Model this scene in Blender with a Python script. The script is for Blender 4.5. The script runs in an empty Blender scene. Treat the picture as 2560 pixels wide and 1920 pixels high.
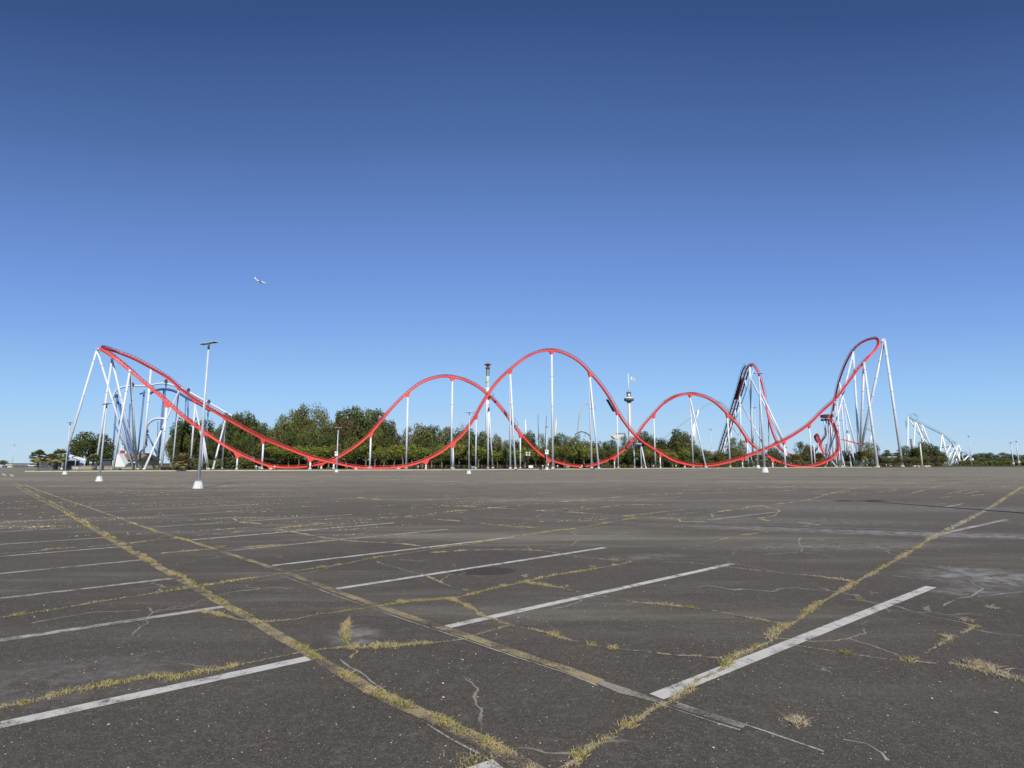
import bpy, math, random
from mathutils import Vector, Matrix, noise

# ------------------------------------------------------------------ camera
F, CX, CY, HOR, CH = 1420.0, 1280.0, 960.0, 1158.0, 1.8
PIT = math.atan((HOR-CY)/F)
scene = bpy.context.scene
col = scene.collection
cam = bpy.data.objects.new('camera', bpy.data.cameras.new('camera'))
col.objects.link(cam)
cam.location = (0, 0, CH)
cam.rotation_euler = (math.pi/2+PIT, 0, 0)
cam.data.sensor_width = 36
cam.data.lens = F/2560*36
cam.data.clip_start = .05
cam.data.clip_end = 20000
scene.camera = cam

# ------------------------------------------------------------------ sky, sun, exposure
SUN_EL, SUN_AZ = 42.0, 165.0          # azimuth clockwise from +Y (straight ahead)
w = bpy.data.worlds.new('World'); scene.world = w; w.use_nodes = True
nt = w.node_tree
sky = nt.nodes.new('ShaderNodeTexSky'); sky.sky_type = 'NISHITA'
sky.sun_disc = False
sky.sun_elevation = math.radians(SUN_EL); sky.sun_rotation = math.radians(SUN_AZ)
sky.altitude = 0; sky.air_density = 1.0; sky.dust_density = 0.2; sky.ozone_density = 3.2
bg = nt.nodes['Background']; bg.inputs['Strength'].default_value = .10
# clear autumn sky: the Nishita sky weighed with a deeper, cleaner blue by elevation
def lin(c): return [((x/255+.055)/1.055)**2.4 for x in c]
tcw = nt.nodes.new('ShaderNodeTexCoord'); sx = nt.nodes.new('ShaderNodeSeparateXYZ'); nt.links.new(tcw.outputs['Generated'], sx.inputs[0])
rp_ = nt.nodes.new('ShaderNodeValToRGB'); ee = rp_.color_ramp.elements
stops = [(0, (184, 214, 238)), (.06, (172, 209, 243)), (.12, (155, 201, 248)), (.23, (128, 172, 236)), (.32, (112, 152, 222)), (.52, (78, 110, 171)), (.66, (52, 79, 134)), (1, (38, 60, 112))]
ee[0].position = stops[0][0]; ee[0].color = (*lin(stops[0][1]), 1); ee[1].position = 1; ee[1].color = (*lin(stops[-1][1]), 1)
for p_, c_ in stops[1:-1]:
    q_ = ee.new(p_); q_.color = (*lin(c_), 1)
m1 = nt.nodes.new('ShaderNodeMath'); m1.operation = 'MULTIPLY'; nt.links.new(sx.outputs['X'], m1.inputs[0]); nt.links.new(sx.outputs['X'], m1.inputs[1])
m2 = nt.nodes.new('ShaderNodeMath'); m2.operation = 'MULTIPLY_ADD'; nt.links.new(m1.outputs[0], m2.inputs[0]); m2.inputs[1].default_value = .65; m2.inputs[2].default_value = 1
m3 = nt.nodes.new('ShaderNodeMath'); m3.operation = 'MULTIPLY'; nt.links.new(m2.outputs[0], m3.inputs[0]); nt.links.new(sx.outputs['Z'], m3.inputs[1])
nt.links.new(m3.outputs[0], rp_.inputs[0])
sc10 = nt.nodes.new('ShaderNodeVectorMath'); sc10.operation = 'SCALE'; sc10.inputs['Scale'].default_value = 10
nt.links.new(rp_.outputs[0], sc10.inputs[0])
mxw = nt.nodes.new('ShaderNodeMix'); mxw.data_type = 'RGBA'; mxw.inputs['Factor'].default_value = .12
nt.links.new(sc10.outputs[0], mxw.inputs['A']); nt.links.new(sky.outputs[0], mxw.inputs['B'])
nt.links.new(mxw.outputs['Result'], bg.inputs['Color'])
sd = bpy.data.lights.new('sun', 'SUN'); sd.energy = 4.3; sd.angle = math.radians(.5); sd.color = (1, .955, .88)
sun = bpy.data.objects.new('sun', sd); col.objects.link(sun)
el, az = math.radians(SUN_EL), math.radians(SUN_AZ)
sv = Vector((math.sin(az)*math.cos(el), math.cos(az)*math.cos(el), math.sin(el)))
sun.rotation_euler = sv.to_track_quat('Z', 'Y').to_euler()
sun.location = (30, -40, 60)
vs = scene.view_settings
vs.view_transform = 'Standard'; vs.look = 'None'; vs.gamma = 1; vs.exposure = 0.0; vs.use_curve_mapping = False

# ------------------------------------------------------------------ helpers
def P(u, v, Y):
    """point at depth Y that lies in the direction of photo pixel (u, v)"""
    a = (u-CX)/F; b = -(v-CY)/F
    y = math.cos(PIT)-b*math.sin(PIT); z = math.sin(PIT)+b*math.cos(PIT)
    t = Y/y
    return Vector((a*t, Y, CH+z*t))
def G(u, v, z=0.0):
    a = (u-CX)/F; b = -(v-CY)/F
    y = math.cos(PIT)-b*math.sin(PIT); zz = math.sin(PIT)+b*math.cos(PIT)
    t = (z-CH)/zz
    return Vector((a*t, y*t, z))
def GX(u, Y, z=0.0):
    p = P(u, HOR+F*CH/Y, Y)
    return Vector((p.x, Y, z))
def proj(p):
    d = Vector(p)-Vector((0, 0, CH))
    f = d.y*math.cos(PIT)+d.z*math.sin(PIT); up = -d.y*math.sin(PIT)+d.z*math.cos(PIT)
    return CX+F*d.x/f, CY-F*up/f
def lerp(xs, x):
    if x <= xs[0][0]: return xs[0][1]
    for (a, b), (c, d) in zip(xs, xs[1:]):
        if x <= c: return b+(d-b)*(x-a)/(c-a)
    return xs[-1][1]
KERB = [(0, 119), (62, 119), (300, 128), (740, 140), (1200, 152), (1450, 171), (1700, 195), (2200, 255), (2560, 300), (2900, 345)]
def K(u): return lerp(KERB, u)

class MB:
    def __init__(s): s.v = []; s.f = []; s.m = []; s.c = []; s.sm = []
    def add(s, vs_, fs, mi=0, smooth=False, c=None):
        o = len(s.v); s.v += [tuple(q) for q in vs_]
        for f in fs:
            s.f.append([i+o for i in f]); s.m.append(mi); s.sm.append(smooth)
            if c is not None: s.c.append(c)
    def box(s, c, d, R=None, mi=0):
        c = Vector(c); vs_ = []
        for z in (-.5, .5):
            for x, y in ((-.5, -.5), (.5, -.5), (.5, .5), (-.5, .5)):
                q = Vector((x*d[0], y*d[1], z*d[2]))
                if R is not None: q = R @ q
                vs_.append(c+q)
        s.add(vs_, [(3, 2, 1, 0), (4, 5, 6, 7), (0, 1, 5, 4), (1, 2, 6, 5), (2, 3, 7, 6), (3, 0, 4, 7)], mi)
    def tube(s, a, b, r0, r1=None, n=10, mi=0, smooth=True, caps=True):
        a = Vector(a); b = Vector(b); r1 = r0 if r1 is None else r1
        d = (b-a); 
        if d.length < 1e-6: return
        d.normalize()
        x = d.orthogonal().normalized(); y = d.cross(x)
        vs_ = []
        for q, r in ((a, r0), (b, r1)):
            for i in range(n):
                t = 2*math.pi*i/n
                vs_.append(q+(x*math.cos(t)+y*math.sin(t))*r)
        fs = [(i, (i+1) % n, n+(i+1) % n, n+i) for i in range(n)]
        s.add(vs_, fs, mi, smooth)
        if caps:
            o = len(s.v)-2*n
            s.f += [[o+i for i in range(n)][::-1], [o+n+i for i in range(n)]]; s.m += [mi, mi]; s.sm += [False, False]
    def lathe(s, base, prof, n=20, mi=0, smooth=False, sx=1, sy=1):
        base = Vector(base); vs_ = []
        for r, z in prof:
            for i in range(n):
                t = 2*math.pi*i/n
                vs_.append(base+Vector((math.cos(t)*r*sx, math.sin(t)*r*sy, z)))
        fs = []
        for k in range(len(prof)-1):
            for i in range(n):
                j = (i+1) % n
                fs.append((k*n+i, k*n+j, (k+1)*n+j, (k+1)*n+i))
        fs.append(tuple(range(n))[::-1]); fs.append(tuple((len(prof)-1)*n+i for i in range(n)))
        s.add(vs_, fs, mi, smooth)
    def build(s, name, mats, parent=None, origin=None):
        me = bpy.data.meshes.new(name)
        vv = s.v
        if origin is not None:
            o = Vector(origin); vv = [tuple(Vector(q)-o) for q in s.v]
        me.from_pydata(vv, [], s.f)
        if not isinstance(mats, (list, tuple)): mats = [mats]
        for m in mats: me.materials.append(m)
        me.polygons.foreach_set('material_index', s.m)
        me.polygons.foreach_set('use_smooth', s.sm)
        if s.c:
            at = me.attributes.new('tone', 'FLOAT', 'FACE')
            at.data.foreach_set('value', s.c)
        me.update()
        o_ = bpy.data.objects.new(name, me); col.objects.link(o_)
        if origin is not None: o_.location = origin
        if parent is not None:
            o_.parent = parent
            if origin is None:
                o_.location = -Vector(parent.location) if parent.type == 'EMPTY' else (0, 0, 0)
                if parent.type == 'MESH' and parent.parent is not None: o_.location = (0, 0, 0)
        return o_
def tag(o, label=None, cat=None, group=None, kind=None):
    if label: o['label'] = label
    if cat: o['category'] = cat
    if group: o['group'] = group
    if kind: o['kind'] = kind
    return o
def empty(name, loc, label=None, cat=None, group=None, rz=0):
    o = bpy.data.objects.new(name, None); col.objects.link(o); o.location = loc; o.rotation_euler.z = rz
    o.empty_display_size = .3
    return tag(o, label, cat, group)

# ------------------------------------------------------------------ materials
def mat(name, c, rough=.6, metal=0, var=0, vscale=3, spec=None, bump=0):
    m = bpy.data.materials.new(name); m.use_nodes = True
    n = m.node_tree; b = n.nodes['Principled BSDF']
    b.inputs['Base Color'].default_value = (*c, 1); b.inputs['Roughness'].default_value = rough
    b.inputs['Metallic'].default_value = metal
    if spec is not None: b.inputs['Specular IOR Level'].default_value = spec
    tc = n.nodes.new('ShaderNodeTexCoord')
    nz = n.nodes.new('ShaderNodeTexNoise'); nz.inputs['Scale'].default_value = vscale; nz.inputs['Detail'].default_value = 6
    n.links.new(tc.outputs['Object'], nz.inputs['Vector'])
    cr = n.nodes.new('ShaderNodeValToRGB')
    v = var or .06
    cr.color_ramp.elements[0].position = .3; cr.color_ramp.elements[1].position = .7
    cr.color_ramp.elements[0].color = (*[x*(1-v) for x in c], 1); cr.color_ramp.elements[1].color = (*[min(1, x*(1+v)) for x in c], 1)
    n.links.new(nz.outputs['Fac'], cr.inputs['Fac']); n.links.new(cr.outputs['Color'], b.inputs['Base Color'])
    if bump:
        bp = n.nodes.new('ShaderNodeBump'); bp.inputs['Strength'].default_value = bump
        n.links.new(nz.outputs['Fac'], bp.inputs['Height']); n.links.new(bp.outputs[0], b.inputs['Normal'])
    return m
M = {}
M['red'] = mat('red_track_paint', (.80, .085, .065), .5, var=.14, vscale=.15)
M['rail'] = mat('red_rail_paint', (.45, .035, .04), .4, var=.15, vscale=.3)
M['support'] = mat('pale_support_paint', (.70, .735, .80), .45, var=.05, vscale=.2)
M['joint'] = mat('support_joint_steel', (.42, .46, .53), .5)
M['blue'] = mat('blue_steel_paint', (.12, .20, .38), .45, var=.1, vscale=.2)
M['darkblue'] = mat('dark_blue_rail', (.045, .09, .22), .45)
M['whiterail'] = mat('white_rail_paint', (.62, .70, .80), .45)
M['teal'] = mat('teal_track_paint', (.46, .63, .72), .45, var=.1, vscale=.1)
M['white'] = mat('white_paint', (.82, .83, .82), .5)
M['black'] = mat('black_steel', (.02, .02, .022), .5)
M['dark'] = mat('dark_grey_metal', (.07, .08, .09), .5)
M['galv'] = mat('galvanised_steel', (.58, .62, .67), .5, metal=.1, var=.12, vscale=2)
M['concrete'] = mat('pale_concrete', (.62, .60, .55), .85, var=.1, vscale=4, bump=.2)
M['pedestal'] = mat('whitewashed_concrete', (.70, .69, .65), .85, var=.2, vscale=5, bump=.3)
M['kerb'] = mat('kerb_concrete', (.52, .49, .40), .9, var=.2, vscale=.6)
M['bark'] = mat('grey_brown_bark', (.20, .165, .125), .9, var=.3, vscale=6, bump=.5)
M['glass'] = mat('dark_glass', (.03, .045, .06), .15)
M['brownroof'] = mat('brown_shingles', (.22, .17, .125), .85, var=.2, vscale=3)
M['cream'] = mat('cream_render', (.70, .64, .50), .8, var=.08, vscale=1)
M['greywall'] = mat('grey_block_wall', (.30, .29, .28), .85, var=.2, vscale=1)
M['tanwall'] = mat('tan_block_wall', (.36, .31, .24), .85, var=.2, vscale=2)
M['stone'] = mat('dark_stone', (.13, .125, .12), .85, var=.35, vscale=3, bump=.4)
M['signblue'] = mat('sign_blue', (.05, .12, .30), .4)
M['lightblue'] = mat('pale_blue_sheet', (.45, .58, .72), .5)
M['redcap'] = mat('faded_red_cap', (.36, .085, .08), .5)
M['yellow'] = mat('emblem_yellow', (.75, .68, .20), .5)
M['skyemb'] = mat('emblem_blue', (.48, .70, .85), .5)
M['sand'] = mat('bare_tan_soil', (.38, .28, .18), .95, var=.2, vscale=1)
M['palebuff'] = mat('faded_buff_paint', (.75, .70, .55), .6)
M['paleyellowcloth'] = mat('pale_yellow_canvas', (.70, .68, .50), .8)
M['rock'] = mat('pale_rock', (.48, .42, .34), .9, var=.25, vscale=2, bump=.5)
M['ridegrey'] = mat('dark_ride_frame', (.12, .13, .14), .6)

def leafmat(name, dark, light, alt, trans=.25):
    m = bpy.data.materials.new(name); m.use_nodes = True
    n = m.node_tree; b = n.nodes['Principled BSDF']; out = n.nodes['Material Output']
    oi = n.nodes.new('ShaderNodeObjectInfo')
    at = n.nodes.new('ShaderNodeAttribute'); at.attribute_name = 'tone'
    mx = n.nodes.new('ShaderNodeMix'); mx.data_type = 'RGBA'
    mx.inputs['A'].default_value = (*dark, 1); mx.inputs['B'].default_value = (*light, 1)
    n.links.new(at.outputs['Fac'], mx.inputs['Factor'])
    mx2 = n.nodes.new('ShaderNodeMix'); mx2.data_type = 'RGBA'
    mx2.inputs['B'].default_value = (*alt, 1)
    mm = n.nodes.new('ShaderNodeMath'); mm.operation = 'MULTIPLY'; mm.inputs[1].default_value = .95
    n.links.new(oi.outputs['Random'], mm.inputs[0]); n.links.new(mm.outputs[0], mx2.inputs['Factor'])
    n.links.new(mx.outputs['Result'], mx2.inputs['A'])
    n.links.new(mx2.outputs['Result'], b.inputs['Base Color'])
    b.inputs['Roughness'].default_value = .65; b.inputs['Specular IOR Level'].default_value = .25
    tr = n.nodes.new('ShaderNodeBsdfTranslucent'); n.links.new(mx2.outputs['Result'], tr.inputs['Color'])
    ms = n.nodes.new('ShaderNodeMixShader'); ms.inputs[0].default_value = trans
    n.links.new(b.outputs[0], ms.inputs[1]); n.links.new(tr.outputs[0], ms.inputs[2]); n.links.new(ms.outputs[0], out.inputs[0])
    return m
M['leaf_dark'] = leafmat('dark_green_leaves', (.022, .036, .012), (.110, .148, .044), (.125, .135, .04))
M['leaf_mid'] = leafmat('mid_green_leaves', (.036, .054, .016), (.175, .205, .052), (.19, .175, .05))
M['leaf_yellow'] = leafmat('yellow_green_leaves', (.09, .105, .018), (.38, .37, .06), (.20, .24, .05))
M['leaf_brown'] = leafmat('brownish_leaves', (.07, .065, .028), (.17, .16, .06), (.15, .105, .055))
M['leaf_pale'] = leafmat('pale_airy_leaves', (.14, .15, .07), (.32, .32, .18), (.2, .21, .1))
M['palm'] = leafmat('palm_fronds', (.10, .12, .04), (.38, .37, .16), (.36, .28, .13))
M['weed'] = None

def weedmat():
    m = bpy.data.materials.new('dry_weeds'); m.use_nodes = True
    n = m.node_tree; b = n.nodes['Principled BSDF']
    at = n.nodes.new('ShaderNodeAttribute'); at.attribute_name = 'tone'
    cr = n.nodes.new('ShaderNodeValToRGB'); e = cr.color_ramp.elements
    e[0].position = 0; e[0].color = (.12, .15, .045, 1); e[1].position = 1; e[1].color = (.58, .49, .36, 1)
    for p, c in ((.22, (.28, .29, .08, 1)), (.5, (.56, .47, .19, 1)), (.8, (.62, .50, .29, 1))):
        q = e.new(p); q.color = c
    n.links.new(at.outputs['Fac'], cr.inputs['Fac']); n.links.new(cr.outputs[0], b.inputs['Base Color'])
    b.inputs['Roughness'].default_value = .8; b.inputs['Specular IOR Level'].default_value = .2
    tr = n.nodes.new('ShaderNodeBsdfTranslucent'); n.links.new(cr.outputs[0], tr.inputs['Color'])
    ms = n.nodes.new('ShaderNodeMixShader'); ms.inputs[0].default_value = .25
    n.links.new(b.outputs[0], ms.inputs[1]); n.links.new(tr.outputs[0], ms.inputs[2]); n.links.new(ms.outputs[0], n.nodes['Material Output'].inputs[0])
    return m
M['weed'] = weedmat()

class NT:
    def __init__(s, m): s.n = m.node_tree; s.l = s.n.links
    def new(s, t, **k):
        q = s.n.nodes.new(t)
        for a, b in k.items(): setattr(q, a, b)
        return q
    def noise(s, vec, scale, detail=4, rough=.55, dist=0):
        q = s.new('ShaderNodeTexNoise'); q.inputs['Scale'].default_value = scale; q.inputs['Detail'].default_value = detail
        q.inputs['Roughness'].default_value = rough; q.inputs['Distortion'].default_value = dist
        s.l.new(vec, q.inputs['Vector']); return q.outputs['Fac']
    def math(s, op, a, b=None, clamp=False):
        q = s.new('ShaderNodeMath', operation=op, use_clamp=clamp)
        for i, x in enumerate((a, b)):
            if x is None: continue
            if hasattr(x, 'is_output'): s.l.new(x, q.inputs[i])
            else: q.inputs[i].default_value = x
        return q.outputs[0]
    def rng(s, x, a, b, c=0, d=1):
        q = s.new('ShaderNodeMapRange', interpolation_type='SMOOTHSTEP')
        s.l.new(x, q.inputs[0])
        for i, k in enumerate((a, b, c, d)): q.inputs[i+1].default_value = k
        return q.outputs[0]
    def mix(s, fac, a, b):
        q = s.new('ShaderNodeMix', data_type='RGBA')
        for nm, x in (('Factor', fac), ('A', a), ('B', b)):
            sock = [i for i in q.inputs if i.name == nm and (i.type == 'RGBA' or nm == 'Factor') and i.enabled][0]
            if hasattr(x, 'is_output'): s.l.new(x, sock)
            elif isinstance(x, tuple): sock.default_value = (*x, 1)
            else: sock.default_value = x
        return [o for o in q.outputs if o.enabled][0]

def asphalt_nodes(m):
    """weathered asphalt colour; object space = metres on the lot"""
    t = NT(m); b = t.n.nodes['Principled BSDF']
    geo = t.new('ShaderNodeNewGeometry').outputs['Position']
    big = t.noise(geo, .045, 5, .6)
    mid = t.noise(geo, .5, 5, .6)
    fine = t.noise(geo, 26, 3, .7)
    v = t.new('ShaderNodeTexVoronoi', feature='F1'); v.inputs['Scale'].default_value = 115; t.l.new(geo, v.inputs['Vector'])
    sep = t.new('ShaderNodeSeparateColor'); t.l.new(v.outputs['Color'], sep.inputs[0])
    fleck = t.math('MULTIPLY', t.rng(sep.outputs[0], .74, .98), t.rng(v.outputs['Distance'], .6, .2))
    pit = t.rng(sep.outputs[1], .75, .95)
    v2 = t.new('ShaderNodeTexVoronoi', feature='F1'); v2.inputs['Scale'].default_value = 16; t.l.new(geo, v2.inputs['Vector'])
    sep2 = t.new('ShaderNodeSeparateColor'); t.l.new(v2.outputs['Color'], sep2.inputs[0])
    peb = t.math('MULTIPLY', t.rng(sep2.outputs[0], .975, .985), t.rng(v2.outputs['Distance'], .16, .08))
    c = t.mix(t.rng(big, .35, .65), (.088, .078, .064), (.126, .113, .093))
    # far end of the lot painted paler and warmer, for sunlight scattered back
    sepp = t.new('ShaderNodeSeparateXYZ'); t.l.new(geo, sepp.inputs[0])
    backscatter = t.math('ADD', sepp.outputs[1], t.math('MULTIPLY', big, 30))
    c = t.mix(t.rng(backscatter, 14, 85, 0, .85), c, (.405, .360, .265))
    c = t.mix(t.math('MULTIPLY', t.rng(mid, .4, .75), .55), c, (.145, .127, .101))
    c = t.mix(t.rng(fine, .35, .65, 0, .6), c, (.058, .050, .040))
    c = t.mix(t.math('MULTIPLY', pit, .5), c, (.045, .042, .04))
    c = t.mix(t.math('MULTIPLY', fleck, .85), c, (.33, .305, .26))
    c = t.mix(peb, c, (.60, .57, .52))
    # streaks left by traffic, running across the bays
    mp = t.new('ShaderNodeMapping'); mp.inputs['Scale'].default_value = (.06, .9, 1); mp.inputs['Rotation'].default_value = (0, 0, math.radians(-9))
    t.l.new(geo, mp.inputs[0]); st = t.noise(mp.outputs[0], 1.0, 5, .6)
    c = t.mix(t.rng(st, .48, .75, 0, .22), c, (.21, .19, .16))
    c = t.mix(t.rng(st, .45, .25, 0, .2), c, (.10, .091, .076))
    mp3 = t.new('ShaderNodeMapping'); mp3.inputs['Scale'].default_value = (.018, .10, 1); mp3.inputs['Rotation'].default_value = (0, 0, math.radians(-6))
    t.l.new(geo, mp3.inputs[0]); st3 = t.noise(mp3.outputs[0], 1.0, 8, .72)
    c = t.mix(t.rng(st3, .5, .66, 0, .45), c, (.40, .365, .28))
    c = t.mix(t.rng(st3, .48, .34, 0, .5), c, (.125, .115, .10))
    blot = t.noise(geo, .16, 6, .7)
    c = t.mix(t.rng(blot, .52, .68, 0, .4), c, (.105, .096, .082))
    gr = t.noise(geo, 7, 5, .75)
    c = t.mix(t.rng(gr, .5, .72, 0, .55), c, (.165, .150, .127))
    # a web of hairline cracks filled with pale dust
    wv_ = t.new('ShaderNodeTexNoise'); wv_.inputs['Scale'].default_value = 1.3; wv_.inputs['Detail'].default_value = 4; t.l.new(geo, wv_.inputs['Vector'])
    va = t.new('ShaderNodeVectorMath', operation='SCALE'); va.inputs['Scale'].default_value = .7; t.l.new(wv_.outputs['Color'], va.inputs[0])
    vb = t.new('ShaderNodeVectorMath', operation='ADD'); t.l.new(geo, vb.inputs[0]); t.l.new(va.outputs[0], vb.inputs[1])
    for sc_, wd_, msk in ((.42, .0065, .5), (1.1, .010, .62)):
        ve = t.new('ShaderNodeTexVoronoi', feature='DISTANCE_TO_EDGE'); ve.inputs['Scale'].default_value = sc_; t.l.new(vb.outputs[0], ve.inputs['Vector'])
        ed = t.math('MULTIPLY', t.rng(ve.outputs['Distance'], wd_, wd_*.3), t.rng(t.noise(geo, .25+sc_*.3, 4, .6), msk, msk+.08))
        c = t.mix(t.math('MULTIPLY', ed, .7), c, (.36, .33, .26))
    # bleached areas and a dark oval, each at its own place on the lot
    def spot(px, rx, ry, ang, soft):
        q = G(*px)
        mp = t.new('ShaderNodeMapping', vector_type='TEXTURE')
        mp.inputs['Location'].default_value = q; mp.inputs['Rotation'].default_value = (0, 0, ang); mp.inputs['Scale'].default_value = (rx, ry, 1)
        t.l.new(geo, mp.inputs[0])
        ln = t.new('ShaderNodeVectorMath', operation='LENGTH'); t.l.new(mp.outputs[0], ln.inputs[0])
        return t.rng(ln.outputs['Value'], 1, soft)
    wn = t.noise(geo, 3.5, 6, .7)
    for px, rx, ry, ang, k in (((2455, 1440), 1.4, 1.1, .4, .9), ((2420, 1478), .8, .5, 0, .5), ((2150, 1328), 7.5, 1.1, -.30, .75), ((2420, 1338), 3.5, .8, -.2, .5),
                               ((2080, 1365), 4.5, .9, .1, .35), ((1620, 1392), 1.1, .5, .3, .45), ((1900, 1300), 8, 1.6, -.2, .4), ((2180, 1270), 12, 2.5, -.1, .4),
                               ((885, 1590), .35, .5, .3, .7), ((480, 1215), 20, 4, .0, .3), ((1400, 1300), 4, .7, -.4, .35), ((1000, 1340), 5, .35, .3, .3), ((150, 1700), 1.5, .8, .2, .25)):
        f = t.math('MULTIPLY', spot(px, rx, ry, ang, .3), t.math('MULTIPLY', t.rng(wn, .35, .7), k))
        c = t.mix(f, c, (.34, .335, .31))
    wob = t.noise(geo, 1.1, 2, .5)
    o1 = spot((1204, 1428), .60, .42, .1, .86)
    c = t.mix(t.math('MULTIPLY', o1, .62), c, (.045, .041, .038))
    for px, rx, ry, ang in (((2100, 1322), 5, .22, -.32), ((1060, 1247), 2.2, .25, .1), ((1140, 1249), 2.0, .25, .15)):
        c = t.mix(t.math('MULTIPLY', spot(px, rx, ry, ang, .4), .5), c, (.03, .028, .028))
    t.l.new(c, b.inputs['Base Color']); b.inputs['Roughness'].default_value = .92; b.inputs['Specular IOR Level'].default_value = .14
    bp = t.new('ShaderNodeBump'); bp.inputs['Strength'].default_value = .5; bp.inputs['Distance'].default_value = .006
    h = t.math('ADD', fine, t.math('MULTIPLY', v.outputs['Distance'], -.8))
    t.l.new(h, bp.inputs['Height']); t.l.new(bp.outputs[0], b.inputs['Normal'])
    return t, b, c, geo
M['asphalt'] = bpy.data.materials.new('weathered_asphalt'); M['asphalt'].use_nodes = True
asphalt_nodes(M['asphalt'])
def paint(name, colour, lo, hi, s1=9, s2=60):
    m = bpy.data.materials.new(name); m.use_nodes = True
    t, b, c, geo = asphalt_nodes(m)
    n1 = t.noise(geo, s1, 4, .6); n2 = t.noise(geo, s2, 3, .7)
    n0 = t.noise(geo, 1.1, 3, .6)
    k = t.rng(t.math('ADD', t.math('MULTIPLY', n0, .3), t.math('ADD', t.math('MULTIPLY', n1, .35), t.math('MULTIPLY', n2, .35))), lo, hi)
    c2 = t.mix(k, c, colour)
    t.l.new(c2, b.inputs['Base Color'])
    return m
M['paint'] = paint('worn_white_paint', (.58, .56, .51), .40, .52, 7, 85)
M['paint_old'] = paint('faded_white_paint', (.46, .44, .39), .40, .56)
M['paint_pale'] = paint('very_faded_paint', (.32, .31, .29), .44, .62)
M['yellowline'] = paint('worn_yellow_paint', (.37, .295, .165), .44, .58, 4, 55)
M['yellowline_thin'] = paint('worn_yellow_edge', (.34, .31, .25), .40, .60, 3, 40)
M['tar'] = mat('dark_crack_dirt', (.26, .22, .145), .95, var=.7, vscale=22)
M['soil'] = mat('straw_litter', (.27, .22, .12), .95, var=.5, vscale=14)
M['palecrack'] = mat('pale_crack_dust', (.30, .28, .25), .95, var=.3, vscale=20)

# lawn and the wider ground
def grassmat(name, a, b_, c_, sc):
    m = bpy.data.materials.new(name); m.use_nodes = True; t = NT(m); b = t.n.nodes['Principled BSDF']
    geo = t.new('ShaderNodeNewGeometry').outputs['Position']
    c = t.mix(t.rng(t.noise(geo, sc, 5), .35, .65), a, b_)
    c = t.mix(t.rng(t.noise(geo, sc*9, 5), .5, .8, 0, .7), c, c_)
    t.l.new(c, b.inputs['Base Color']); b.inputs['Roughness'].default_value = .95; b.inputs['Specular IOR Level'].default_value = .1
    return m
M['lawn'] = grassmat('mown_grass', (.085, .10, .035), (.13, .13, .05), (.20, .16, .085), .08)
M['land'] = grassmat('rough_land', (.07, .085, .035), (.10, .11, .05), (.15, .13, .07), .02)

# ------------------------------------------------------------------ ground, lot, lawn, kerb
def sheet(name, pts, z, m, kind='structure'):
    mb = MB(); mb.add([(x, y, z) for x, y in pts], [tuple(range(len(pts)))])
    return tag(mb.build(name, m), kind=kind)
sheet('ground', [(-9000, -3000), (9000, -3000), (9000, 12000), (-9000, 12000)], -.06, M['land'])
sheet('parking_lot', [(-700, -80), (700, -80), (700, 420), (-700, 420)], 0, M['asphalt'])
us = [62, 120, 200, 300, 450, 600, 740, 900, 1050, 1200, 1325, 1450, 1575, 1700, 1860, 2030, 2200, 2380, 2560, 2800, 3100]
kp = [GX(u, K(u)) for u in us]
lawn = [(p.x, p.y) for p in kp]
lawn += [(900, kp[-1].y), (900, 900), (-270, 900), (-190, 230)]
# slightly humped lawn: a strip rising from the kerb, then level
mb = MB(); z0, z1 = .14, .34
inner = [(p+Vector((0, 7, 0))) for p in kp]
a = [(p.x, p.y, z0) for p in kp]; b = [(p.x+(.0 if i else 4), p.y, z1) for i, p in enumerate(inner)]
n = len(a)
mb.add(a+b, [(i, i+1, n+i+1, n+i) for i in range(n-1)])
mb.add([*b, (900, kp[-1].y+7, z1), (900, 900, z1), (-270, 900, z1), (-190, 230, z1)], [tuple(range(n+4))])
tag(mb.build('lawn', M['lawn']), kind='structure')
mb = MB()
for i in range(len(kp)-1):
    if us[i] >= 2200: break
    p, q = kp[i], kp[i+1]; d = (q-p).normalized(); nn = Vector((d.y, -d.x, 0))
    for k in range(8):
        s0 = p.lerp(q, k/8); s1 = p.lerp(q, (k+1)/8-.002)
        vs_ = []
        for s_ in (s0, s1):
            for off, z in ((.0, .0), (.0, .20), (-.22, .20), (-.22, .0)): vs_.append(s_+nn*(.12+off)+Vector((0, 0, z)))
        mb.add(vs_, [(0, 4, 5, 1), (1, 5, 6, 2), (2, 6, 7, 3), (0, 1, 2, 3), (4, 7, 6, 5)])
tag(mb.build('kerb', M['kerb']), kind='structure')

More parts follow.
